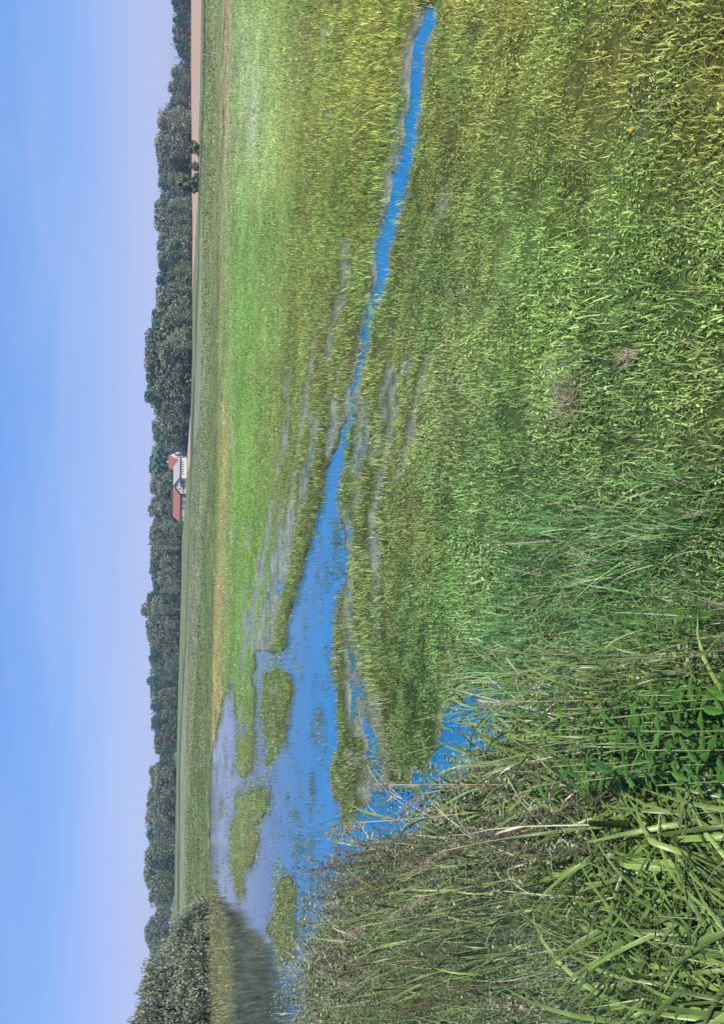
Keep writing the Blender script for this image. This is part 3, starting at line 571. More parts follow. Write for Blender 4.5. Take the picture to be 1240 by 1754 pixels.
# ------------------------------------------------------------------ plants one can pick out on the near bank
M_strap = leaf_mat('strap_leaf', (.07, .14, .03), (.22, .30, .08), 0.35, 0.36, 0.5, objvary=0.5)
M_nettle = leaf_mat('nettle_leaf', (.05, .15, .02), (.11, .25, .04), 0.35, 0.45, 0.45)
M_stem = simple('green_stem', (.16, .20, .08), 0.6, 8)
M_straw = simple('straw', (.36, .30, .18), 0.7, 8)
M_plume = simple('reed_plume', (.25, .21, .16), 0.9, 30, 0.4)
M_dock = simple('dock_seed', (.105, .085, .062), 0.9, 40, 0.5)
M_yellow = simple('ragwort_petal', (.50, .33, .03), 0.6, 8)
def strap(seed, L, w, lean, curl, nseg=9, fold=0.35):
    rs = np.random.default_rng(seed); V = []; Fc = []; S = []; pos = np.zeros(3); ang = lean; tw = rs.normal()*0.5; sh0 = rs.random()
    for s in range(nseg+1):
        t = s/nseg; wd = w*(0.55+0.45*min(1, t*4))*(1-t**3)**0.8
        ca, sa = math.cos(tw*t), math.sin(tw*t); side = np.array([-sa*math.cos(ang)*0.7, ca, sa*math.sin(ang)*0.7]); up_ = np.array([-math.cos(ang), 0, math.sin(ang)])
        for k in (-1, 0, 1): V.append(tuple(pos+side*wd/2*k-up_*(abs(k) < 1)*wd*fold*0.5)); S.append(np.clip(sh0*0.6+0.25*t+(0.15 if k else 0), 0, 1))
        kink = 0.9 if (seed % 3 == 0 and s == int(nseg*0.6)) else 0
        ang += curl/nseg*(0.4+1.6*t)+kink; pos = pos+np.array([math.sin(ang), 0, math.cos(ang)])*L/nseg
    for s in range(nseg):
        a = 3*s
        Fc += [(a, a+1, a+4, a+3), (a+1, a+2, a+5, a+4)]
    return V, Fc, S
STR = []
for k in range(8):
    V, Fc, S = strap(200+k, 0.5+0.06*(k % 4), 0.015+0.0018*(k % 3), 0.12+0.07*(k % 4), 0.9+0.28*(k % 5)); o_ = mesh_obj('leaf', V, Fc, M_strap, attrs={'shade': S}, smooth=True, link=False); STR.append(o_.data)
V, Fc, S = strap(301, 0.34, 0.014, 0.3, 1.4); DEAD = mesh_obj('leaf', V, Fc, M_straw, smooth=True, link=False).data
def add_leaf(me, parent, loc, rot, s=1.0, name='leaf', label=None):
    o = bpy.data.objects.new(name, me); COL.objects.link(o); o.parent = parent; o.location = loc; o.rotation_euler = rot; o.scale = (s, s, s)
    if label: o['label'] = label
    return o
def stem_mesh(pts, r0, r1, mat):
    b = MB(); n_ = len(pts); b.tube(pts, [r0+(r1-r0)*i/(n_-1) for i in range(n_)], 5); o = b.build('stem', mat, link=False, smooth=True); return o.data
def sedge_proto(k):
    t = thing('sedge_plant', '', 'sedge'); n_ = 7+k % 3; kids = []
    for i in range(n_): kids.append(add_leaf(STR[(i*3+k) % 8], t, (rng.normal()*0.02, rng.normal()*0.02, 0.02*i), (0, 0, i*2.4+k+rng.normal()*0.3), 0.8+0.35*rng.random()))
    if k % 2 == 0: kids.append(add_leaf(DEAD, t, (0, 0, 0.05), (0.2, 0, k*1.7), 1.0, label='withered straw coloured leaf'))
    return t, kids
def reed_proto(k, plume):
    t = thing('reed_stalk', '', 'reed'); H = 0.95+0.12*k; kids = []
    pts = [(0.10*(z_/H)**2*H, 0.03*math.sin(z_*3+k), z_) for z_ in np.linspace(0, H, 7)]
    kids.append(add_leaf(stem_mesh(pts, 0.0035, 0.0015, M_straw if plume else M_stem), t, (0, 0, 0), (0, 0, 0), name='stem'))
    for i in range(5):
        z_ = H*(0.3+0.13*i); kids.append(add_leaf(STR[(i*2+k) % 8], t, (0.10*(z_/H)**2*H, 0.03*math.sin(z_*3+k), z_), (0, 0.15, i*2.9+k), 0.5+0.1*rng.random()))
    if plume:
        V = []; Fc = []
        for i in range(150):
            u_ = rng.random(); c = np.array(pts[-1])+np.array([0.10*u_, 0, 0.16*u_-0.03]); o_ = rng.normal(size=3)*np.array([1, 1, .6]); o_ /= np.linalg.norm(o_); r_ = 0.022*math.sin(math.pi*(0.1+0.85*u_)); w_ = np.cross(o_, rng.normal(size=3)); w_ /= np.linalg.norm(w_)
            c2 = c+o_*r_; q = len(V); V += [tuple(c), tuple(c2+w_*0.0022), tuple(c2+np.array([.008, 0, .01])), tuple(c2-w_*0.0022)]; Fc.append((q, q+1, q+2, q+3))
        sh_ = add_leaf(mesh_obj('seed_head', V, Fc, M_plume, link=False).data, t, (0, 0, 0), (0, 0, 0), name='seed_head'); sh_['kind'] = 'stuff'; kids.append(sh_)
    return t, kids
def nettle_leaf(seed):
    rs = np.random.default_rng(seed); V = []; Fc = []; S = []; L = 0.078; n_ = 9
    for i in range(n_+1):
        t = i/n_; w = 0.0175*math.sin(math.pi*min(1, t*0.93+0.07))**0.8*(1.0 if i % 2 else 0.84)*(1-t**6); z_ = -0.02*t*t; x_ = L*t+(0.003 if i % 2 else 0)
        V += [(x_, -w, z_+w*0.25), (L*t, 0, z_-0.001), (x_, w, z_+w*0.25)]; S += [0.6+0.3*(i % 2), 0.15, 0.6+0.3*(i % 2)]
    for i in range(n_): a = 3*i; Fc += [(a, a+3, a+4, a+1), (a+1, a+4, a+5, a+2)]
    return mesh_obj('leaf', V, Fc, M_nettle, attrs={'shade': S}, link=False).data
NL = [nettle_leaf(k) for k in range(3)]
def nettle_proto(k):
    t = thing('nettle_plant', '', 'nettle'); H = 0.62+0.08*k; kids = [add_leaf(stem_mesh([(0.02*math.sin(z_*4), 0, z_) for z_ in np.linspace(0, H, 6)], 0.003, 0.0015, M_stem), t, (0, 0, 0), (0, 0, 0), name='stem')]
    for i in range(9):
        z_ = H*(0.36+0.08*i); s = ((1.15-0.08*i) if i > 2 else 1.1)*0.82
        for j in (0, 1): kids.append(add_leaf(NL[(i+j+k) % 3], t, (0.02*math.sin(z_*4), 0, z_), (rng.normal()*0.12, 0.1-0.05*i+rng.normal()*0.12, i*1.57+j*math.pi+k+rng.normal()*0.15), s))
    return t, kids
def dock_proto(k):
    t = thing('dock_stalk', '', 'dock'); H = 0.85+0.1*k; pts = [(0.05*(z_/H)**2, 0, z_) for z_ in np.linspace(0, H, 6)]; kids = [add_leaf(stem_mesh(pts, 0.005, 0.002, M_dock), t, (0, 0, 0), (0, 0, 0), name='stem')]
    V = []; Fc = []
    for b_ in range(6):
        a = b_*2.4+k; z0 = H*(0.5+0.07*b_); Lb = 0.22-0.02*b_
        for i in range(70):
            u_ = rng.random(); c = np.array([0.05*(z0/H)**2+math.cos(a)*0.35*Lb*u_, math.sin(a)*0.35*Lb*u_, z0+Lb*u_])+rng.normal(size=3)*0.007; o_ = rng.normal(size=3); o_ /= np.linalg.norm(o_); w_ = np.cross(o_, rng.normal(size=3)); w_ /= np.linalg.norm(w_); q = len(V)
            V += [tuple(c), tuple(c+o_*.004+w_*.004), tuple(c+o_*.009), tuple(c+o_*.004-w_*.004)]; Fc.append((q, q+1, q+2, q+3))
    sh_ = add_leaf(mesh_obj('seed_head', V, Fc, M_dock, link=False).data, t, (0, 0, 0), (0, 0, 0), name='seed_head'); sh_['kind'] = 'stuff'; kids.append(sh_)
    return t, kids
USED = set()
def spot(label, px_, py_, s):
    L_ = [(1195, 1380, 'at the photo corner beneath the nettles'), (1195, 1700, 'at the lowest corner of the photo'), (1195, 1540, 'on the right edge of the photo below the nettles'), (1060, 1360, 'just below the nettle patch'), (1060, 1500, 'in the heart of the sedge bed'), (1060, 1700, 'at the lower photo edge in the sedge bed'),
      (840, 1150, 'where the ditch opens out'), (960, 1150, 'next to the deepest ditch grass'), (900, 1260, 'near the mouth of the near pool'), (1000, 1260, 'close to the nettles'), (1080, 1210, 'at the ditch end'), (1200, 1210, 'at the ditch end by the photo edge'), (1080, 1310, 'at the sedge end'), (1200, 1310, 'at the sedge end by the photo edge'),
      (640, 1480, 'beside the large pool'), (650, 1680, 'near the willow side edge of the photo'), (760, 1480, 'behind the strap leaved clumps'), (760, 1680, 'at the lower photo edge'), (850, 1330, 'right above the near pool'), (880, 1450, 'in the middle of the bank'), (960, 1330, 'between the pool and nettles'), (700, 1400, 'at the tip of the pool'), (750, 1440, 'inside the bank edge'), (795, 1310, 'at the pool mouth'), (560, 1650, 'at the far tip of the bank')]
    b_ = min(L_, key=lambda q: (q[0]-px_)**2+(q[1]-py_)**2)[2]
    return label+' '+b_
def put(proto, kids, px_, py_, zt, label, cat, group, s=1.0, rz=None, zmin=0.0):
    if 'pale feathery' not in label: label = spot(label, px_, py_, s)
    """stand a plant where its head shows in the photograph"""
    p_ = on_plane(px_, py_, zt); z_ = max(float(ground_z(p_[0], p_[1])), zmin-0.05); rz = rng.random()*6.283 if rz is None else rz
    if proto.name not in USED:
        USED.add(proto.name); proto.location = (p_[0], p_[1], z_); proto.rotation_euler = (0, 0, rz); proto.scale = (s, s, s); proto['label'] = label; proto['category'] = cat; proto['group'] = group; return proto
    return place_copy(proto, kids, (p_[0], p_[1], z_), rz, s, label, cat, group)
SED = [sedge_proto(k) for k in range(5)]; NET = [nettle_proto(k) for k in range(3)]; REE = [reed_proto(k, False) for k in range(3)]; PLU = [reed_proto(k, True) for k in range(2)]; DOC = [dock_proto(k) for k in range(3)]
def fill_spots(n_, x0, x1, y0, y1, mind):
    out = []; tries = 0
    while len(out) < n_ and tries < 4000:
        tries += 1; q = (random.uniform(x0, x1), random.uniform(y0, y1))
        if all(math.hypot(q[0]-a, q[1]-b) > mind for a, b in out): out.append(q)
    return out
i = 0
for q in fill_spots(130, 1000, 1320, 1320, 1800, 17):
    p_, k_ = SED[i % 5]; i += 1; put(p_, k_, q[0], q[1], 0.62, 'broad strap leaved sedge plant', 'sedge', 'sedge plants in the corner of the near bank', 0.85+0.3*random.random())
for q in fill_spots(30, 820, 1000, 1300, 1500, 26):
    p_, k_ = SED[i % 5]; i += 1; put(p_, k_, q[0], q[1], 0.7, 'sedge plant among brown stalks', 'sedge', 'sedge plants among the brown stalks', 0.9+0.35*random.random())
for q in [(690,1395),(700,1410),(715,1385),(722,1402),(735,1425),(750,1400),(785,1312),(800,1300),(790,1325),(760,1440),(745,1460),(700,1440),(775,1380),(810,1340),(830,1290),(850,1310)]:
    p_, k_ = SED[i % 5]; i += 1; put(p_, k_, q[0], q[1], 0.72, 'clump of upright strap leaves', 'sedge', 'sedge clumps at the edge of the near pool', 0.95+0.3*random.random())
for q in fill_spots(46, 1030, 1260, 1175, 1340, 17):
    p_, k_ = NET[i % 3]; i += 1; put(p_, k_, q[0], q[1], 0.68, 'bright green nettle with toothed leaves', 'nettle', 'nettles on the near bank', 0.85+0.35*random.random())
for q in fill_spots(12, 1090, 1220, 1040, 1150, 22):
    p_, k_ = NET[i % 3]; i += 1; put(p_, k_, q[0], q[1], 0.4, 'small nettle beside the dark ditch', 'nettle', 'small nettles beside the ditch', 0.55+0.2*random.random())
for q in fill_spots(44, 800, 1040, 1110, 1300, 22):
    p_, k_ = REE[i % 3]; i += 1; put(p_, k_, q[0], q[1], 0.95, 'tall green reed over dark water', 'reed', 'green reeds over the ditch water', 0.7+0.25*random.random(), random.uniform(1.0, 3.2))
for q in fill_spots(40, 600, 800, 1460, 1700, 24):
    p_, k_ = REE[i % 3]; i += 1; put(p_, k_, q[0], q[1], 0.95, 'green reed in the bank thicket', 'reed', 'green reeds in the bank thicket', 0.75+0.35*random.random())
put(*PLU[0], 700, 1385, 1.0, 'pale feathery reed plume arching out over the dark blue pool', 'reed', 'plumed reeds', 1.15, 2.3)
for q in [(735,1330),(760,1345),(890,1190),(830,1420),(760,1500),(700,1560)]:
    p_, k_ = PLU[i % 2]; i += 1; put(p_, k_, q[0], q[1], 0.95, 'reed with brownish plume', 'reed', 'plumed reeds', 0.8+0.2*random.random(), random.uniform(1.5, 3))
for q in [(615,1460),(605,1480),(625,1475),(640,1450),(655,1490),(668,1440),(625,1500),(600,1505),(650,1515),(690,1500),(720,1470),(610,1530),(700,1460),(640,1540)]:
    p_, k_ = DOC[i % 3]; i += 1; put(p_, k_, q[0], q[1], 0.85, 'dark brown dock seed stalk', 'dock', 'brown dock stalks beside the pool', 0.9+0.3*random.random())
for q in fill_spots(16, 560, 760, 1580, 1740, 30):
    p_, k_ = DOC[i % 3]; i += 1; put(p_, k_, q[0], q[1], 0.85, 'brown dock seed stalk', 'dock', 'brown dock stalks near the willow', 0.7+0.25*random.random())
for q in fill_spots(12, 780, 960, 1310, 1480, 34):
    p_, k_ = DOC[i % 3]; i += 1; put(p_, k_, q[0], q[1], 0.8, 'brown dock seed stalk among sedges', 'dock', 'brown dock stalks mid bank', 0.6+0.25*random.random())
def cane_proto(k):
    t = thing('dead_reed', '', 'dead reed'); H = 0.9+0.1*k; pts = [(0.45*(z_/H)**2*H*(0.6+0.3*k), 0.02*math.sin(z_*5), z_*(1-0.25*(z_/H)**2)) for z_ in np.linspace(0, H, 8)]
    kids = [add_leaf(stem_mesh(pts, 0.0035, 0.0018, M_cane), t, (0, 0, 0), (0, 0, 0), name='stem')]
    for i in range(3): q = pts[3+i]; kids.append(add_leaf(CANELEAF, t, q, (0, 0.3, i*2.2+k), 0.55))
    return t, kids
M_cane = simple('bleached_cane', (.42, .38, .28), 0.7, 12); CANELEAF = DEAD.copy(); CANELEAF.materials.clear(); CANELEAF.materials.append(M_cane)
CAN = [cane_proto(k) for k in range(3)]
for q in fill_spots(18, 500, 600, 1640, 1750, 9)+fill_spots(10, 610, 760, 1400, 1700, 24)+fill_spots(10, 820, 1000, 1190, 1560, 34):
    p_, k_ = CAN[i % 3]; i += 1; put(p_, k_, q[0], q[1], 0.8, 'bleached bent dead reed cane', 'dead reed', 'bleached dead reeds', 0.8+0.3*random.random(), random.uniform(0.3, 2.4))
M_mat = simple('matted_straw', (.22, .20, .12), 0.8, 30, 0.5)
# withered tussocks lying in the meadow, and a yellow flower
def dry_tussock(name, px_, py_, label, n_, L, spread, seed, az0, azr):
    rs = np.random.default_rng(seed); p_ = on_plane(px_, py_, 0.08); t = thing(name, label, 'dry grass', (p_[0], p_[1], float(ground_z(p_[0], p_[1]))+0.03)); V = []; Fc = []
    for i in range(int(n_*1.3)):
        a = az0+rs.normal()*azr; el = 0.25+0.5*rs.random(); l_ = L*(0.5+0.6*rs.random()); b_ = rs.normal(size=2)*spread; w = 0.0013+0.0012*rs.random(); sx, sy = -math.sin(a)*w, math.cos(a)*w; q = len(V)
        for s, (k1, z1) in enumerate(((0, 0.0), (0.5, 0.5*math.sin(el)), (1, 0.55*math.sin(el)))):
            x_ = b_[0]+math.cos(a)*l_*k1; y_ = b_[1]+math.sin(a)*l_*k1; z_ = 0.02+l_*z1; f_ = 1-0.7*k1; V += [(x_-sx*f_, y_-sy*f_, z_), (x_+sx*f_, y_+sy*f_, z_)]
        Fc += [(q, q+1, q+3, q+2), (q+2, q+3, q+5, q+4)]
    mesh_obj('withered_blades', V, Fc, M_mat, t)
dry_tussock('dry_tussock', 985, 690, 'fan of bleached withered grass blades flattened on the green meadow', 70, 0.26, 0.06, 1, 0.5, 1.0)
dry_tussock('straw_tuft', 1092, 608, 'small brown tuft of dead straw in the grass near the bleached fan', 36, 0.13, 0.015, 2, 1.6, 0.4)
dry_tussock('straw_tuft', 1120, 170, 'loose dead straw lying in weeds near the corner opposite the nettles', 14, 0.16, 0.10, 3, 0.3, 2.0)
p_ = on_plane(1094, 223, 0.12); t = thing('yellow_flower', 'small ragged yellow flower standing in the weedy grass', 'flower', (p_[0], p_[1], float(ground_z(p_[0], p_[1]))))
b = MB(); b.tube([(0, 0, 0), (0.005, 0, 0.06), (0, 0.005, 0.12)], [0.002, 0.002, 0.0015], 5); b.build('stem', M_stem, t)
for k in range(9):
    a = k*0.7; c, s_ = math.cos(a), math.sin(a); mesh_obj('petal', [(0.002*c, 0.002*s_, 0.12), (0.012*c-0.004*s_, 0.012*s_+0.004*c, 0.124), (0.015*c, 0.015*s_, 0.12+0.004*(k % 3)), (0.012*c+0.004*s_, 0.012*s_-0.004*c, 0.124)], [(0, 1, 2, 3)], M_yellow, t)

# ------------------------------------------------------------------ trees
def tree_mat(name, col, col2, objv=0.25):
    m, n, l = mat_new(name); sh = N(n, 'ShaderNodeAttribute', attribute_type='GEOMETRY', attribute_name='shade'); oi = n.new('ShaderNodeObjectInfo')
    c = mixrgb(n, l, 'MIX', sh.outputs['Fac'], col, col2); c = scale_col(n, l, c, mapr(n, l, oi.outputs['Random'], 0, 1, 1-objv, 1+objv)); finish_leaf(n, l, c, 0.15, 0.7, 0.15); return m
MT_dec = tree_mat('broadleaf_crown', (.045, .085, .06), (.25, .28, .19)); MT_con = tree_mat('conifer_crown', (.02, .07, .06), (.075, .15, .11)); MT_pale = tree_mat('ash_crown', (.13, .16, .11), (.30, .32, .23)); MT_wil = tree_mat('willow_crown', (.085, .11, .07), (.34, .37, .29))
def tris(V, Fc, S, c, nrm, s, sh, rs, asp=0.7):
    t = np.cross(nrm, rs.normal(size=3)); t /= np.linalg.norm(t)+1e-9; b_ = np.cross(nrm, t); q = len(V)
    V += [tuple(c-t*s), tuple(c+b_*s*asp), tuple(c+t*s*0.9+nrm*s*0.15), tuple(c-b_*s*asp*0.9)]; S += [sh]*4; Fc.append((q, q+1, q+2, q+3))
def crown_broad(seed, H=1.0, W=0.42, nl=28, per=78, leaf=0.027, low=0.12):
    """crown of leafy puffs for a tree of unit height"""
    rs = np.random.default_rng(seed); V = []; Fc = []; S = []
    for i in range(nl):
        zz = low+(1-low)*((i+0.5)/nl); prof = W*math.sin(math.pi*min(1, max(0.0, (zz-low)/(1-low))*0.80+0.20))**0.6
        a = i*2.399+rs.random(); rr = prof*(0.35+0.5*rs.random()); r_ = (0.13+0.09*rs.random())*(1-0.35*zz)
        c = np.array([math.cos(a)*rr, math.sin(a)*rr, min(zz, 1-r_*0.8)])
        for j in range(per):
            d = rs.normal(size=3); d /= np.linalg.norm(d); d[2] = d[2]*0.8+0.1; pnt = c+d*r_*(0.75+0.35*rs.random()); nr_ = d+rs.normal(size=3)*0.5; nr_ /= np.linalg.norm(nr_)
            tris(V, Fc, S, pnt, nr_, leaf*(0.6+0.8*rs.random()), rs.random(), rs)
    return V, Fc, S
def crown_cone(seed, W=0.17, levels=20, per=34, low=0.12):
    rs = np.random.default_rng(seed); V = []; Fc = []; S = []
    for i in range(levels):
        t = i/(levels-1); zz = low+(0.97-low)*t; r_ = W*(1-t)**0.85*(0.85+0.3*rs.random())+0.012
        for j in range(max(5, int(per*(1-0.7*t)))):
            a = rs.random()*6.283; k = 0.45+0.6*rs.random(); d = np.array([math.cos(a), math.sin(a), 0.25]); c = np.array([math.cos(a)*r_*k, math.sin(a)*r_*k, zz-0.25*r_*k+rs.normal()*0.008]); nr_ = d+rs.normal(size=3)*0.4; nr_ /= np.linalg.norm(nr_)
            tris(V, Fc, S, c, nr_, 0.025*(1-0.5*t)*(0.7+0.6*rs.random()), rs.random(), rs, 0.6)
    q = len(V); V += [(-.008, 0, .9), (.008, 0, .9), (0, 0, 1.0)]; S += [0.3]*3; Fc.append((q, q+1, q+2))
    return V, Fc, S
def trunk_mesh(seed, h=0.5, r=0.014, mat=None, limbs=4):
    rs = np.random.default_rng(seed); b = MB(); b.tube([(0, 0, -0.03), (rs.normal()*.008, 0, h*.5), (rs.normal()*.012, 0, h)], [r, r*.75, r*.4], 6)
    for i in range(limbs):
        a = rs.random()*6.283; z0 = h*(0.45+0.5*i/limbs); b.tube([(0, 0, z0), (math.cos(a)*.09, math.sin(a)*.09, z0+.1), (math.cos(a)*.16, math.sin(a)*.16, z0+.2)], [r*.4, r*.3, r*.12], 4)
    return b.build('trunk', mat or M_bark, link=False).data
CR = {}
CR['broad'] = [mesh_obj('crown', *crown_broad(k, W=0.34+0.05*(k % 3))[:2], MT_dec, attrs={'shade': crown_broad(k, W=0.34+0.05*(k % 3))[2]}, link=False).data for k in range(6)]
CR['conifer'] = [(lambda c: mesh_obj('crown', c[0], c[1], MT_con, attrs={'shade': c[2]}, link=False).data)(crown_cone(20+k, 0.13+0.03*k, low=0.1)) for k in range(4)]
CR['pine'] = [(lambda c: mesh_obj('crown', c[0], c[1], MT_con, attrs={'shade': c[2]}, link=False).data)(crown_broad(40+k, W=0.24, nl=16, low=0.30, leaf=0.026, per=70)) for k in range(3)]
CR['ash'] = [(lambda c: mesh_obj('crown', c[0], c[1], MT_pale, attrs={'shade': c[2]}, link=False).data)(crown_broad(50+k, W=0.44, nl=30, low=0.08)) for k in range(3)]
TR = [trunk_mesh(k) for k in range(3)]; TB = trunk_mesh(9, 0.75, 0.010, M_birch, 3)
KINDS = {'broad': ('broadleaf_tree', 'grey green broadleaf tree', TR), 'conifer': ('spruce_tree', 'dark pointed spruce', TR), 'pine': ('pine_tree', 'dark round topped pine', TR), 'ash': ('ash_tree', 'pale rounded tree', TR)}
def tree(kind, px_, D_, h, where, group, k=None, ws=1.0, birch=False, base=None, label=None, cat='tree', name=None):
    d = ray(311, px_); hx, hy = d[0], d[1]; nn_ = math.hypot(hx, hy); x_, y_ = hx/nn_*D_, hy/nn_*D_; z_ = float(ground_z(x_, y_)) if base is None else base
    nm, lb, tr = KINDS[kind]; k = random.randrange(99) if k is None else k
    t = thing(name or nm, label or (lb+' '+where), cat, (x_, y_, z_-0.1), random.random()*6.28, group); t.scale = (h*ws, h*ws, h)
    for mesh, pn in ((TB if birch else tr[k % 3], 'trunk'), (CR[kind][k % len(CR[kind])], 'crown')):
        o = bpy.data.objects.new(pn, mesh); COL.objects.link(o); o.parent = t
    return t
TOP = [(-60,292),(-20,290),(10,295),(30,294),(54,293),(71,290),(88,296),(105,299),(115,298),(139,290),(155,289),(172,294),(186,287),(203,273),(215,270),(223,269),(237,267),(254,264),(267,268),(291,272),(311,273),(335,270),(359,266),(386,265),(410,269),(440,268),(457,273),(464,266),(491,269),(515,266),(528,269),(538,261),(558,258),(582,252),(603,247),(633,248),(650,252),(674,247),(694,252),(711,264),(735,261),(758,262),(765,264),(782,258),(799,253),(830,256),(857,261),(877,252),(890,264),(907,258),(928,252),(955,259),(972,256),(1002,261),(1019,251),(1046,242),(1063,248),(1073,252),(1097,253),(1131,254),(1160,252),(1172,248),(1182,258),(1189,252),(1209,257),(1239,257),(1260,262),(1280,262),(1290,266),(1300,274),(1308,258),(1324,254),(1358,251),(1392,250),(1425,249),(1459,250),(1476,247),(1510,247),(1527,252),(1536,258)]
ty = [a for a, b in TOP]; tx = [b for a, b in TOP]
def where(y):
    if y < 245: return ('behind the bare tan field', 'trees behind the bare field')
    if y < 480: return ('where the bare tan field narrows', 'trees where the bare field narrows')
    if y < 700: return ('in the tallest stretch between bare field and farm', 'trees between the bare field and the farm')
    if y < 905: return ('in the wood right behind the farm', 'trees behind the farm')
    if y < 1110: return ('in the wood just past the red roofed barn', 'trees just past the barn')
    if y < 1300: return ('in the wood before the gap near the willow', 'trees before the gap')
    return ('in the separate dark block beyond the gap', 'trees beyond the gap')
def zat(py_, D_):
    d = ray(311, py_); n_ = math.hypot(d[0], d[1]); return float(ground_z(d[0]/n_*D_, d[1]/n_*D_))
def height_for(py_, top, D_):
    return at_dist(top, py_, D_)[2]-zat(py_, D_)
PALE = [(196, 232), (210, 262), (575, 680), (500, 540)]
nback = 0
# back row: reaches the skyline
y = -60.0
while y < 1536:
    if not (1297 < y < 1303):
        db = float(np.interp(y, YS, DB)); D_ = db+(90 if 765 < y < 820 else (62 if 772 < y < 900 else 22))+random.uniform(-4, 6); top = float(np.interp(y, ty, tx)); w_, g_ = where(y)
        h = height_for(y, top+random.choice((-1, 0, 1, 2, 4, 7)), D_); r_ = random.random()
        dark = y < 190 or 290 < y < 350 or 440 < y < 500 or 580 < y < 800
        kind = 'conifer' if r_ < (0.40 if dark else 0.22) else ('pine' if r_ < 0.5 or (dark and r_ < 0.7) else 'broad')
        tree(kind, y, D_, h*(1.03 if kind == 'conifer' else 1.0), w_, g_, ws=random.uniform(0.9, 1.15)*(1.15 if h < 14 else 1.0))
    y += random.uniform(9, 14)
# front row: lower and broader, hides the trunks
y = -60.0
while y < 1538:
    farm = 770 < y < 902
    if not (1292 < y < 1308):
        db = float(np.interp(y, YS, DB)); D_ = db+(84 if 765 < y < 820 else (48 if farm else 6))+random.uniform(-3, 6); top = float(np.interp(y, ty, tx)); bse = float(np.interp(y, YS, BASE)); w_, g_ = where(y)
        k_ = random.uniform(0.18, 0.55); h = height_for(y, top+(bse-top)*k_, D_); r_ = random.random()
        kind = 'ash' if any(a < y < b for a, b in PALE) and r_ < 0.75 else ('broad' if r_ < 0.72 else ('conifer' if r_ < 0.82 else 'pine'))
        if 60 < y < 110 or (y < 190 and r_ < 0.4): kind = 'broad' if r_ < 0.45 else 'pine'
        tree(kind, y, D_, h, 'in front '+w_, 'front '+g_, ws=random.uniform(1.15, 1.5))
    y += random.uniform(9, 15)
# the rounded pale crowns that stand out
for yy, tp, lb in ((213, 270, 'large pale rounded tree at the head of the wood by the field bushes'), (247, 266, 'tall grey tree with a leafless crown top behind the field bushes')):
    D_ = 418; tree('ash', yy, D_, height_for(yy, tp, D_), '', None, ws=1.25, label=lb)
for yy, hh in ((546, .55), (592, .6), (928, .62), (938, .45), (1012, .5), (1043, .5), (1441, .4)):
    db = float(np.interp(yy, YS, DB)); h = height_for(yy, float(np.interp(yy, ty, tx))+18, db-1)
    tree('broad', yy, db+1, h, '', 'birches at the edge of the wood', birch=True, ws=0.5, label='slender birch with a pale bare trunk at the edge of the wood', name='birch_tree')
# more distant trees beyond the separate block, past the gap
for yy, tp, ws in ((1552, 268, 1.3), (1562, 266, 1.2), (1575, 256, 1.2), (1588, 248, 1.3), (1600, 249, 1.2), (1612, 254, 1.2), (1624, 257, 1.1), (1640, 256, 1.2), (1660, 258, 1.2), (1690, 256, 1.3), (1720, 254, 1.3), (1745, 256, 1.3)):
    D_ = 500+random.uniform(0, 12); tree('broad', yy, D_, height_for(yy, tp, D_), '', 'farthest trees', ws=ws, label='faint round tree in the farthest group behind the willow', name='distant_tree')
# dark wood filling the depth behind the rows
V = []; Fc = []; S = []; rs = np.random.default_rng(5)
wv_, wf_, ws_ = crown_broad(77, W=0.4, nl=14, per=30, leaf=0.06, low=0.0); wv_ = np.array(wv_); wf_ = np.array(wf_)
allV = []; allF = []; allS = []; off = 0
for y in np.arange(-60, 1536, 13.0):
    if 1290 < y < 1310: continue
    D_ = float(np.interp(y, YS, DB))+(80 if 770 < y < 902 else 36)+rs.random()*8; top = float(np.interp(y, ty, tx)); h = height_for(y, top+4+4*rs.random(), D_); d = ray(311, y); n_ = math.hypot(d[0], d[1]); x_, y_ = d[0]/n_*D_, d[1]/n_*D_
    q = wv_*np.array([h*0.7, h*0.7, h])+np.array([x_, y_, zat(y, D_)-0.5]); allV.append(q); allF.append(wf_+off); allS += ws_; off += len(q)
o = mesh_obj('woodland', np.concatenate(allV), np.concatenate(allF), MT_con, attrs={'shade': allS}); o['kind'] = 'stuff'

# bushes in the field
def bush_mesh(seed, W, nl, per, leaf): return crown_broad(seed, W=W, nl=nl, per=per, leaf=leaf, low=0.0)
def bush(py_, base_px, h_px, w_px, label, mat, seed, name='field_bush'):
    D_ = 150.0; p_ = at_dist(base_px, py_, D_); z_ = float(ground_z(p_[0], p_[1])); m_ = D_/F*1.03; c = bush_mesh(seed, 0.55, 22, 60, 0.06)
    t = thing(name, label, 'bush', (p_[0], p_[1], z_-0.05), 0); o = mesh_obj('foliage', c[0], c[1], mat, t, attrs={'shade': c[2]}); o.scale = (w_px*m_, w_px*m_, h_px*m_)
    b = MB()
    for k in range(4): b.tube([(0, 0, 0), (0.25*math.cos(k*1.6), 0.25*math.sin(k*1.6), h_px*m_*0.6)], [0.07, 0.03], 5)
    b.build('stem', M_bark, t)
bush(255, 341, 17, 20, 'round grey green bush on the bare field edge nearest the frame edge', MT_dec, 5)
bush(286, 341, 14, 15, 'small middle bush between two larger ones at the bare field', MT_dec, 6)
bush(318, 341, 33, 26, 'tallest loose bush where the bare field narrows to a strip', MT_dec, 7)
bush(302, 341, 8, 9, 'lowest scrap of bush beside the tallest field bush', MT_dec, 8)

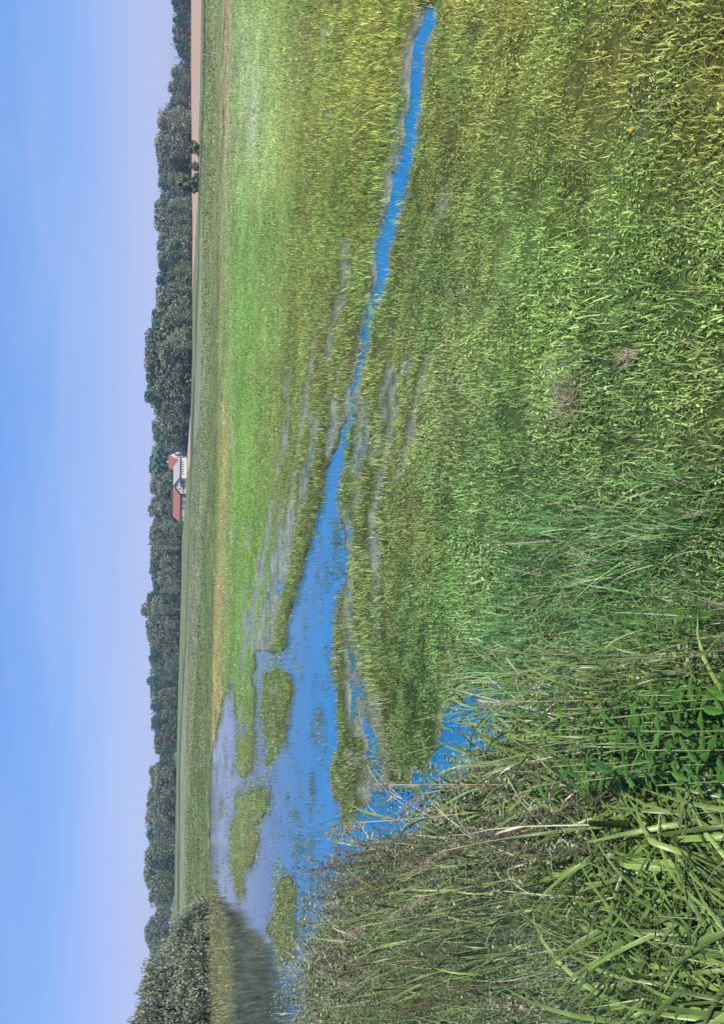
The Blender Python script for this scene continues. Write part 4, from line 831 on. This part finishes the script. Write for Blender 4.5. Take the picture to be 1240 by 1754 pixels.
# willow by the water
def willow(py_, base_px, top_px, w_m, label, seed, nl=60, per=420):
    p_ = on_plane(base_px, py_, 0.05); D_ = math.hypot(p_[0], p_[1]); h = at_dist(top_px, py_, D_)[2]; rs = np.random.default_rng(seed); V = []; Fc = []; S = []
    t = thing('willow_bush', label, 'willow', (p_[0], p_[1], 0.0), 0)
    for i in range(nl):
        zz = (i+0.5)/nl; prof = w_m*math.sqrt(max(0.0, 1-zz**2.2)); a = i*2.399; rr = prof*math.sqrt(rs.random())*0.92; r_ = 0.35+0.45*rs.random(); c = np.array([math.cos(a)*rr, math.sin(a)*rr, 0.25+(h-0.6)*zz*(1-0.1*rs.random())])
        for j in range(per):
            d = rs.normal(size=3); d /= np.linalg.norm(d); pnt = c+d*r_*(0.55+0.6*rs.random())*np.array([1, 1, .95]); pnt[2] = max(0.03, pnt[2]); nr_ = d+rs.normal(size=3)*0.6; nr_ /= np.linalg.norm(nr_)
            dr = np.array([d[0]*0.6, d[1]*0.6, 0.9])+rs.normal(size=3)*0.35; dr /= np.linalg.norm(dr); sd_ = np.cross(dr, nr_); sd_ /= np.linalg.norm(sd_)+1e-9
            L_ = 0.16*(0.6+0.8*rs.random()); q = len(V); V += [tuple(pnt-dr*L_*.5), tuple(pnt+sd_*L_*.2), tuple(pnt+dr*L_*.6)]; V.append(tuple(pnt-sd_*L_*.2)); S += [rs.random()**1.5]*4; Fc.append((q, q+1, q+2, q+3))
    o = mesh_obj('crown', V, Fc, MT_wil, t, attrs={'shade': S})
    for k in range(7):
        b = MB(); a = k*0.9; b.tube([(0.3*math.cos(a), 0.3*math.sin(a), 0), (0.35*w_m*math.cos(a), 0.35*w_m*math.sin(a), h*0.45), (0.6*w_m*math.cos(a), 0.6*w_m*math.sin(a), h*0.75)], [0.09, 0.05, 0.02], 5); b.build('trunk', M_bark, t)
willow(1752, 364, 219, 3.9, 'large silvery willow bush at the edge of the flooded meadow', 1, 75, 420)
willow(1668, 362, 243, 2.7, 'middle willow bush leaning against the largest one', 2, 52, 420)
willow(1612, 358, 288, 2.0, 'low dark willow bush at the tapering end of the thicket', 3, 34, 380)
willow(1572, 354, 320, 1.0, 'smallest sprig of willow thicket nearest the grass field', 4, 14, 320)

# ------------------------------------------------------------------ the farm
M_white = simple('white_plaster', (.58, .56, .53), 0.85, 0.9, 0.16); M_red = simple('red_tiles', (.27, .11, .095), 0.85, 1.2, 0.25); M_grey = simple('grey_roofing', (.30, .29, .30), 0.8, 2, 0.12)
M_dark = simple('dark_opening', (.03, .035, .04), 0.4, 3, 0.1); M_door = simple('grey_door', (.20, .20, .21), 0.7, 3, 0.15); M_trim = simple('dark_fascia', (.06, .05, .05), 0.7, 3, 0.1); M_lt = simple('pale_render', (.55, .52, .49), 0.8, 1.5, 0.15)
g0 = at_dist(319.5, 832, 392.0); aze = math.atan2(g0[0], g0[1]); zf = g0[2]; PHI = R(30); RZ = -PHI-aze
def farm_thing(name, label, lx, ly):
    c, s = math.cos(RZ), math.sin(RZ); return thing(name, label, 'building', (g0[0]+c*lx-s*ly, g0[1]+s*lx+c*ly, zf), RZ)
def roof(t, x0, x1, y0, y1, ze, zr, axis, mat, over=0.35, th=0.16):
    if axis == 'y':
        xm = (x0+x1)/2; sl = (zr-ze)/((x1-x0)/2)
        for sx, xe in ((-1, x0-over), (1, x1+over)):
            ez = ze-sl*over; b = MB(); ys = (y0-over, y1+over); b.add([(xe, ys[0], ez), (xm+0.003*sx, ys[0], zr), (xm+0.003*sx, ys[1], zr), (xe, ys[1], ez), (xe, ys[0], ez+th), (xm+0.003*sx, ys[0], zr+th), (xm+0.003*sx, ys[1], zr+th), (xe, ys[1], ez+th)], [(0, 1, 2, 3), (4, 7, 6, 5), (0, 4, 5, 1), (1, 5, 6, 2), (2, 6, 7, 3), (3, 7, 4, 0)]); b.build('roof_slope', mat, t)
            b = MB(); yb = ys[0]-0.02; b.add([(xe, yb-0.1, ez-0.25), (xm+0.003*sx, yb-0.1, zr-0.25), (xm+0.003*sx, yb-0.1, zr+th), (xe, yb-0.1, ez+th), (xe, yb, ez-0.25), (xm+0.003*sx, yb, zr-0.25), (xm+0.003*sx, yb, zr+th), (xe, yb, ez+th)], [(0, 1, 2, 3), (4, 7, 6, 5), (0, 4, 5, 1), (1, 5, 6, 2), (2, 6, 7, 3), (3, 7, 4, 0)]); b.build('bargeboard', M_trim, t)
            b = MB(); b.box(min(xe, xe+0.1*sx), max(xe, xe+0.1*sx), ys[0]+0.01, ys[1], ez-0.25, ez+th-0.03); b.build('eaves_board', M_trim, t)
    else:
        ym = (y0+y1)/2; sl = (zr-ze)/((y1-y0)/2)
        for sy, ye in ((-1, y0-over), (1, y1+over)):
            ez = ze-sl*over; b = MB(); xs = (x0-over, x1+over); b.add([(xs[0], ye, ez), (xs[1], ye, ez), (xs[1], ym+0.003*sy, zr), (xs[0], ym+0.003*sy, zr), (xs[0], ye, ez+th), (xs[1], ye, ez+th), (xs[1], ym+0.003*sy, zr+th), (xs[0], ym+0.003*sy, zr+th)], [(0, 1, 2, 3), (4, 7, 6, 5), (0, 4, 5, 1), (1, 5, 6, 2), (2, 6, 7, 3), (3, 7, 4, 0)]); b.build('roof_slope', mat, t)
            b = MB(); b.box(xs[0]+0.01, xs[1]-0.01, min(ye, ye+0.1*sy), max(ye, ye+0.1*sy), ez-0.25, ez+th-0.03); b.build('eaves_board', M_trim, t)
def shell(t, x0, x1, y0, y1, ze, zr, axis, mat):
    b = MB(); b.box(x0, x1, y0, y1, -1.0, ze)
    if axis == 'y': xm = (x0+x1)/2; b.add([(x0, y0, ze), (x1, y0, ze), (xm, y0, zr), (x0, y1, ze), (x1, y1, ze), (xm, y1, zr)], [(0, 1, 2), (3, 5, 4), (0, 3, 4, 1)])
    else: ym = (y0+y1)/2; b.add([(x0, y0, ze), (x0, y1, ze), (x0, ym, zr), (x1, y0, ze), (x1, y1, ze), (x1, ym, zr)], [(0, 2, 1), (3, 4, 5), (0, 1, 4, 3)])
    b.build('wall', mat, t)
def opening(t, name, face, a0, a1, z0, z1, at, mat, frame=0.0):
    """face 'front' looks along -y at y=at, 'side' looks along +x at x=at"""
    b = MB()
    if face == 'front': b.box(a0, a1, at-0.05, at+0.05, z0, z1)
    else: b.box(at-0.05, at+0.05, a0, a1, z0, z1)
    o = b.build(name, mat, t)
    if frame:
        f = MB()
        for (p0, p1, q0, q1) in ((a0-frame, a1+frame, z1, z1+frame), (a0-frame, a1+frame, z0-frame, z0), (a0-frame, a0, z0, z1), (a1, a1+frame, z0, z1)):
            if face == 'front': f.box(p0, p1, at-0.09, at+0.05, q0, q1)
            else: f.box(at-0.05, at+0.09, p0, p1, q0, q1)
        f.build('frame', M_lt, o)
W_ = 9.3; L_ = 19.6; ZE = 3.4; ZR = 6.3
t = farm_thing('long_stable', 'long white stable with grey roof, six small windows and a gable end', 0, 0)
shell(t, -W_/2, W_/2, 0, L_, ZE, ZR, 'y', M_white); roof(t, -W_/2, W_/2, 0, L_, ZE, ZR, 'y', M_grey)
for k in range(6): opening(t, 'window', 'side', 3.0+2.5*k, 4.1+2.5*k, 1.5, 2.3, W_/2, M_dark, 0.08)
opening(t, 'gable_window', 'front', -0.2, 0.5, 4.2, 5.2, 0, M_dark, 0.1)
opening(t, 'barn_door', 'front', 0.9, 4.3, -0.2, 2.9, 0, M_door, 0.12); opening(t, 'door', 'front', -1.0, 0.3, -0.2, 1.9, 0, M_door, 0.1)
opening(t, 'window', 'front', -2.3, -1.6, 1.3, 2.1, 0, M_dark, 0.08); opening(t, 'window', 'front', -3.8, -3.1, 1.0, 1.7, 0, M_dark, 0.08); opening(t, 'window', 'front', -2.2, -1.6, 3.0, 3.7, 0, M_dark, 0.08)
b = MB(); b.box(-0.3, 4.4, -1.1, -0.06, 3.0, 3.12); b.build('canopy', M_grey, t)
t = farm_thing('red_roofed_barn', 'low barn with a long red tiled roof and a row of grey doors', 0, 0)
bx0, bx1, by0, by1 = -W_/2-17.2, -W_/2-0.05, 1.2, 11.2
shell(t, bx0, bx1, by0, by1, 3.1, 6.4, 'x', M_lt); roof(t, bx0, bx1-0.4, by0, by1, 3.1, 6.4, 'x', M_red)
for k, (a0, a1) in enumerate(((-8.3, -5.0), (-12.2, -9.0), (-15.0, -12.9))): opening(t, 'stable_door', 'front', a0, a1, -0.2, 2.6, by0, M_door, 0.14)
opening(t, 'window', 'front', -20.3, -19.5, 1.2, 2.0, by0, M_dark, 0.08)
t = farm_thing('farmhouse', 'taller farmhouse with steep red roof standing behind the grey roofed stable', 0, 0)
shell(t, -3.6, 3.4, 21.0, 30.0, 4.8, 9.0, 'x', M_white); roof(t, -3.6, 3.4, 21.0, 30.0, 4.8, 9.0, 'x', M_red, 0.5)
b = MB(); b.box(-1.0, -0.3, 25.8, 26.5, 8.6, 10.2); b.build('chimney', M_lt, t)
for a in (-2.4, 0.0, 2.0): opening(t, 'window', 'front', a-0.4, a+0.5, 2.8, 4.0, 21.0, M_dark, 0.08)
t = farm_thing('garden_wall', 'low broken white wall running on from the red roofed barn', 0, 0); t['category'] = 'wall'
for k, (a0, a1, zz) in enumerate(((-23.6, -22.2, 2.1), (-25.4, -24.2, 1.5), (-28.4, -26.2, 1.3))):
    b = MB(); b.box(a0, a1, 3.0, 3.4, -1, zz); b.build('wall_section', M_white, t)
for k, yy in enumerate((897, 903, 909)):
    p_ = at_dist(317, yy, 390); c = bush_mesh(60+k, .5, 10, 30, .09); t = thing('garden_shrub', ['dark shrub beside the barn end of the garden wall', 'dark shrub in the middle gap of the garden wall', 'dark shrub at the far end of the garden wall'][k], 'shrub', (p_[0], p_[1], zf-0.1), 0, 'shrubs along the garden wall'); o = mesh_obj('foliage', c[0], c[1], MT_con, t, attrs={'shade': c[2]}); o.scale = (2.0, 2.0, 2.2)
    b = MB(); b.tube([(0, 0, 0), (0.05, 0, 1.2)], [0.06, 0.03], 5); b.build('stem', M_bark, t)
# straggling bushes on the ditch line and by the track
for k, (yy, px_, hh) in enumerate(((722, 327, 1.8), (738, 327, 1.2), (752, 327, 1.5), (1085, 311, 1.6), (1120, 310, 1.3), (1350, 305, 1.6), (1420, 304, 1.8), (1452, 305, 2.4), (1500, 305, 1.5), (770, 320, 3.0), (778, 320, 2.2))):
    D_ = 360 if yy < 700 or yy > 800 else 385
    d = ray(311, yy); n_ = math.hypot(d[0], d[1]); x_, y_ = d[0]/n_*D_, d[1]/n_*D_; c = bush_mesh(80+k, .6, 8, 24, .11)
    lab = 'small dark bush beside the gravel track near the farm' if yy < 800 else ('small bush on the ditch line past the barn' if yy < 1200 else 'small bush at the foot of the separate dark block of trees')
    t = thing('hedge_bush', lab, 'bush', (x_, y_, float(ground_z(x_, y_))-0.1), k, {True: 'bushes beside the gravel track', False: 'bushes on the ditch line' if yy < 1200 else 'bushes at the foot of the dark block'}[yy < 800]); o = mesh_obj('foliage', c[0], c[1], MT_dec, t, attrs={'shade': c[2]}); o.scale = (hh*1.4, hh*1.4, hh)

# ------------------------------------------------------------------ the air
m, n, l = mat_new('haze_air'); v = n.new('ShaderNodeVolumePrincipled'); v.inputs['Color'].default_value = (0.75, 0.85, 1, 1); v.inputs['Density'].default_value = 0.0003; v.inputs['Anisotropy'].default_value = 0.3
o = n.new('ShaderNodeOutputMaterial'); l.new(v.outputs[0], o.inputs['Volume'])
b = MB(); b.box(-7300, 7300, -7300, 7300, -9, 32); hz = b.build('haze', m); hz['kind'] = 'stuff'
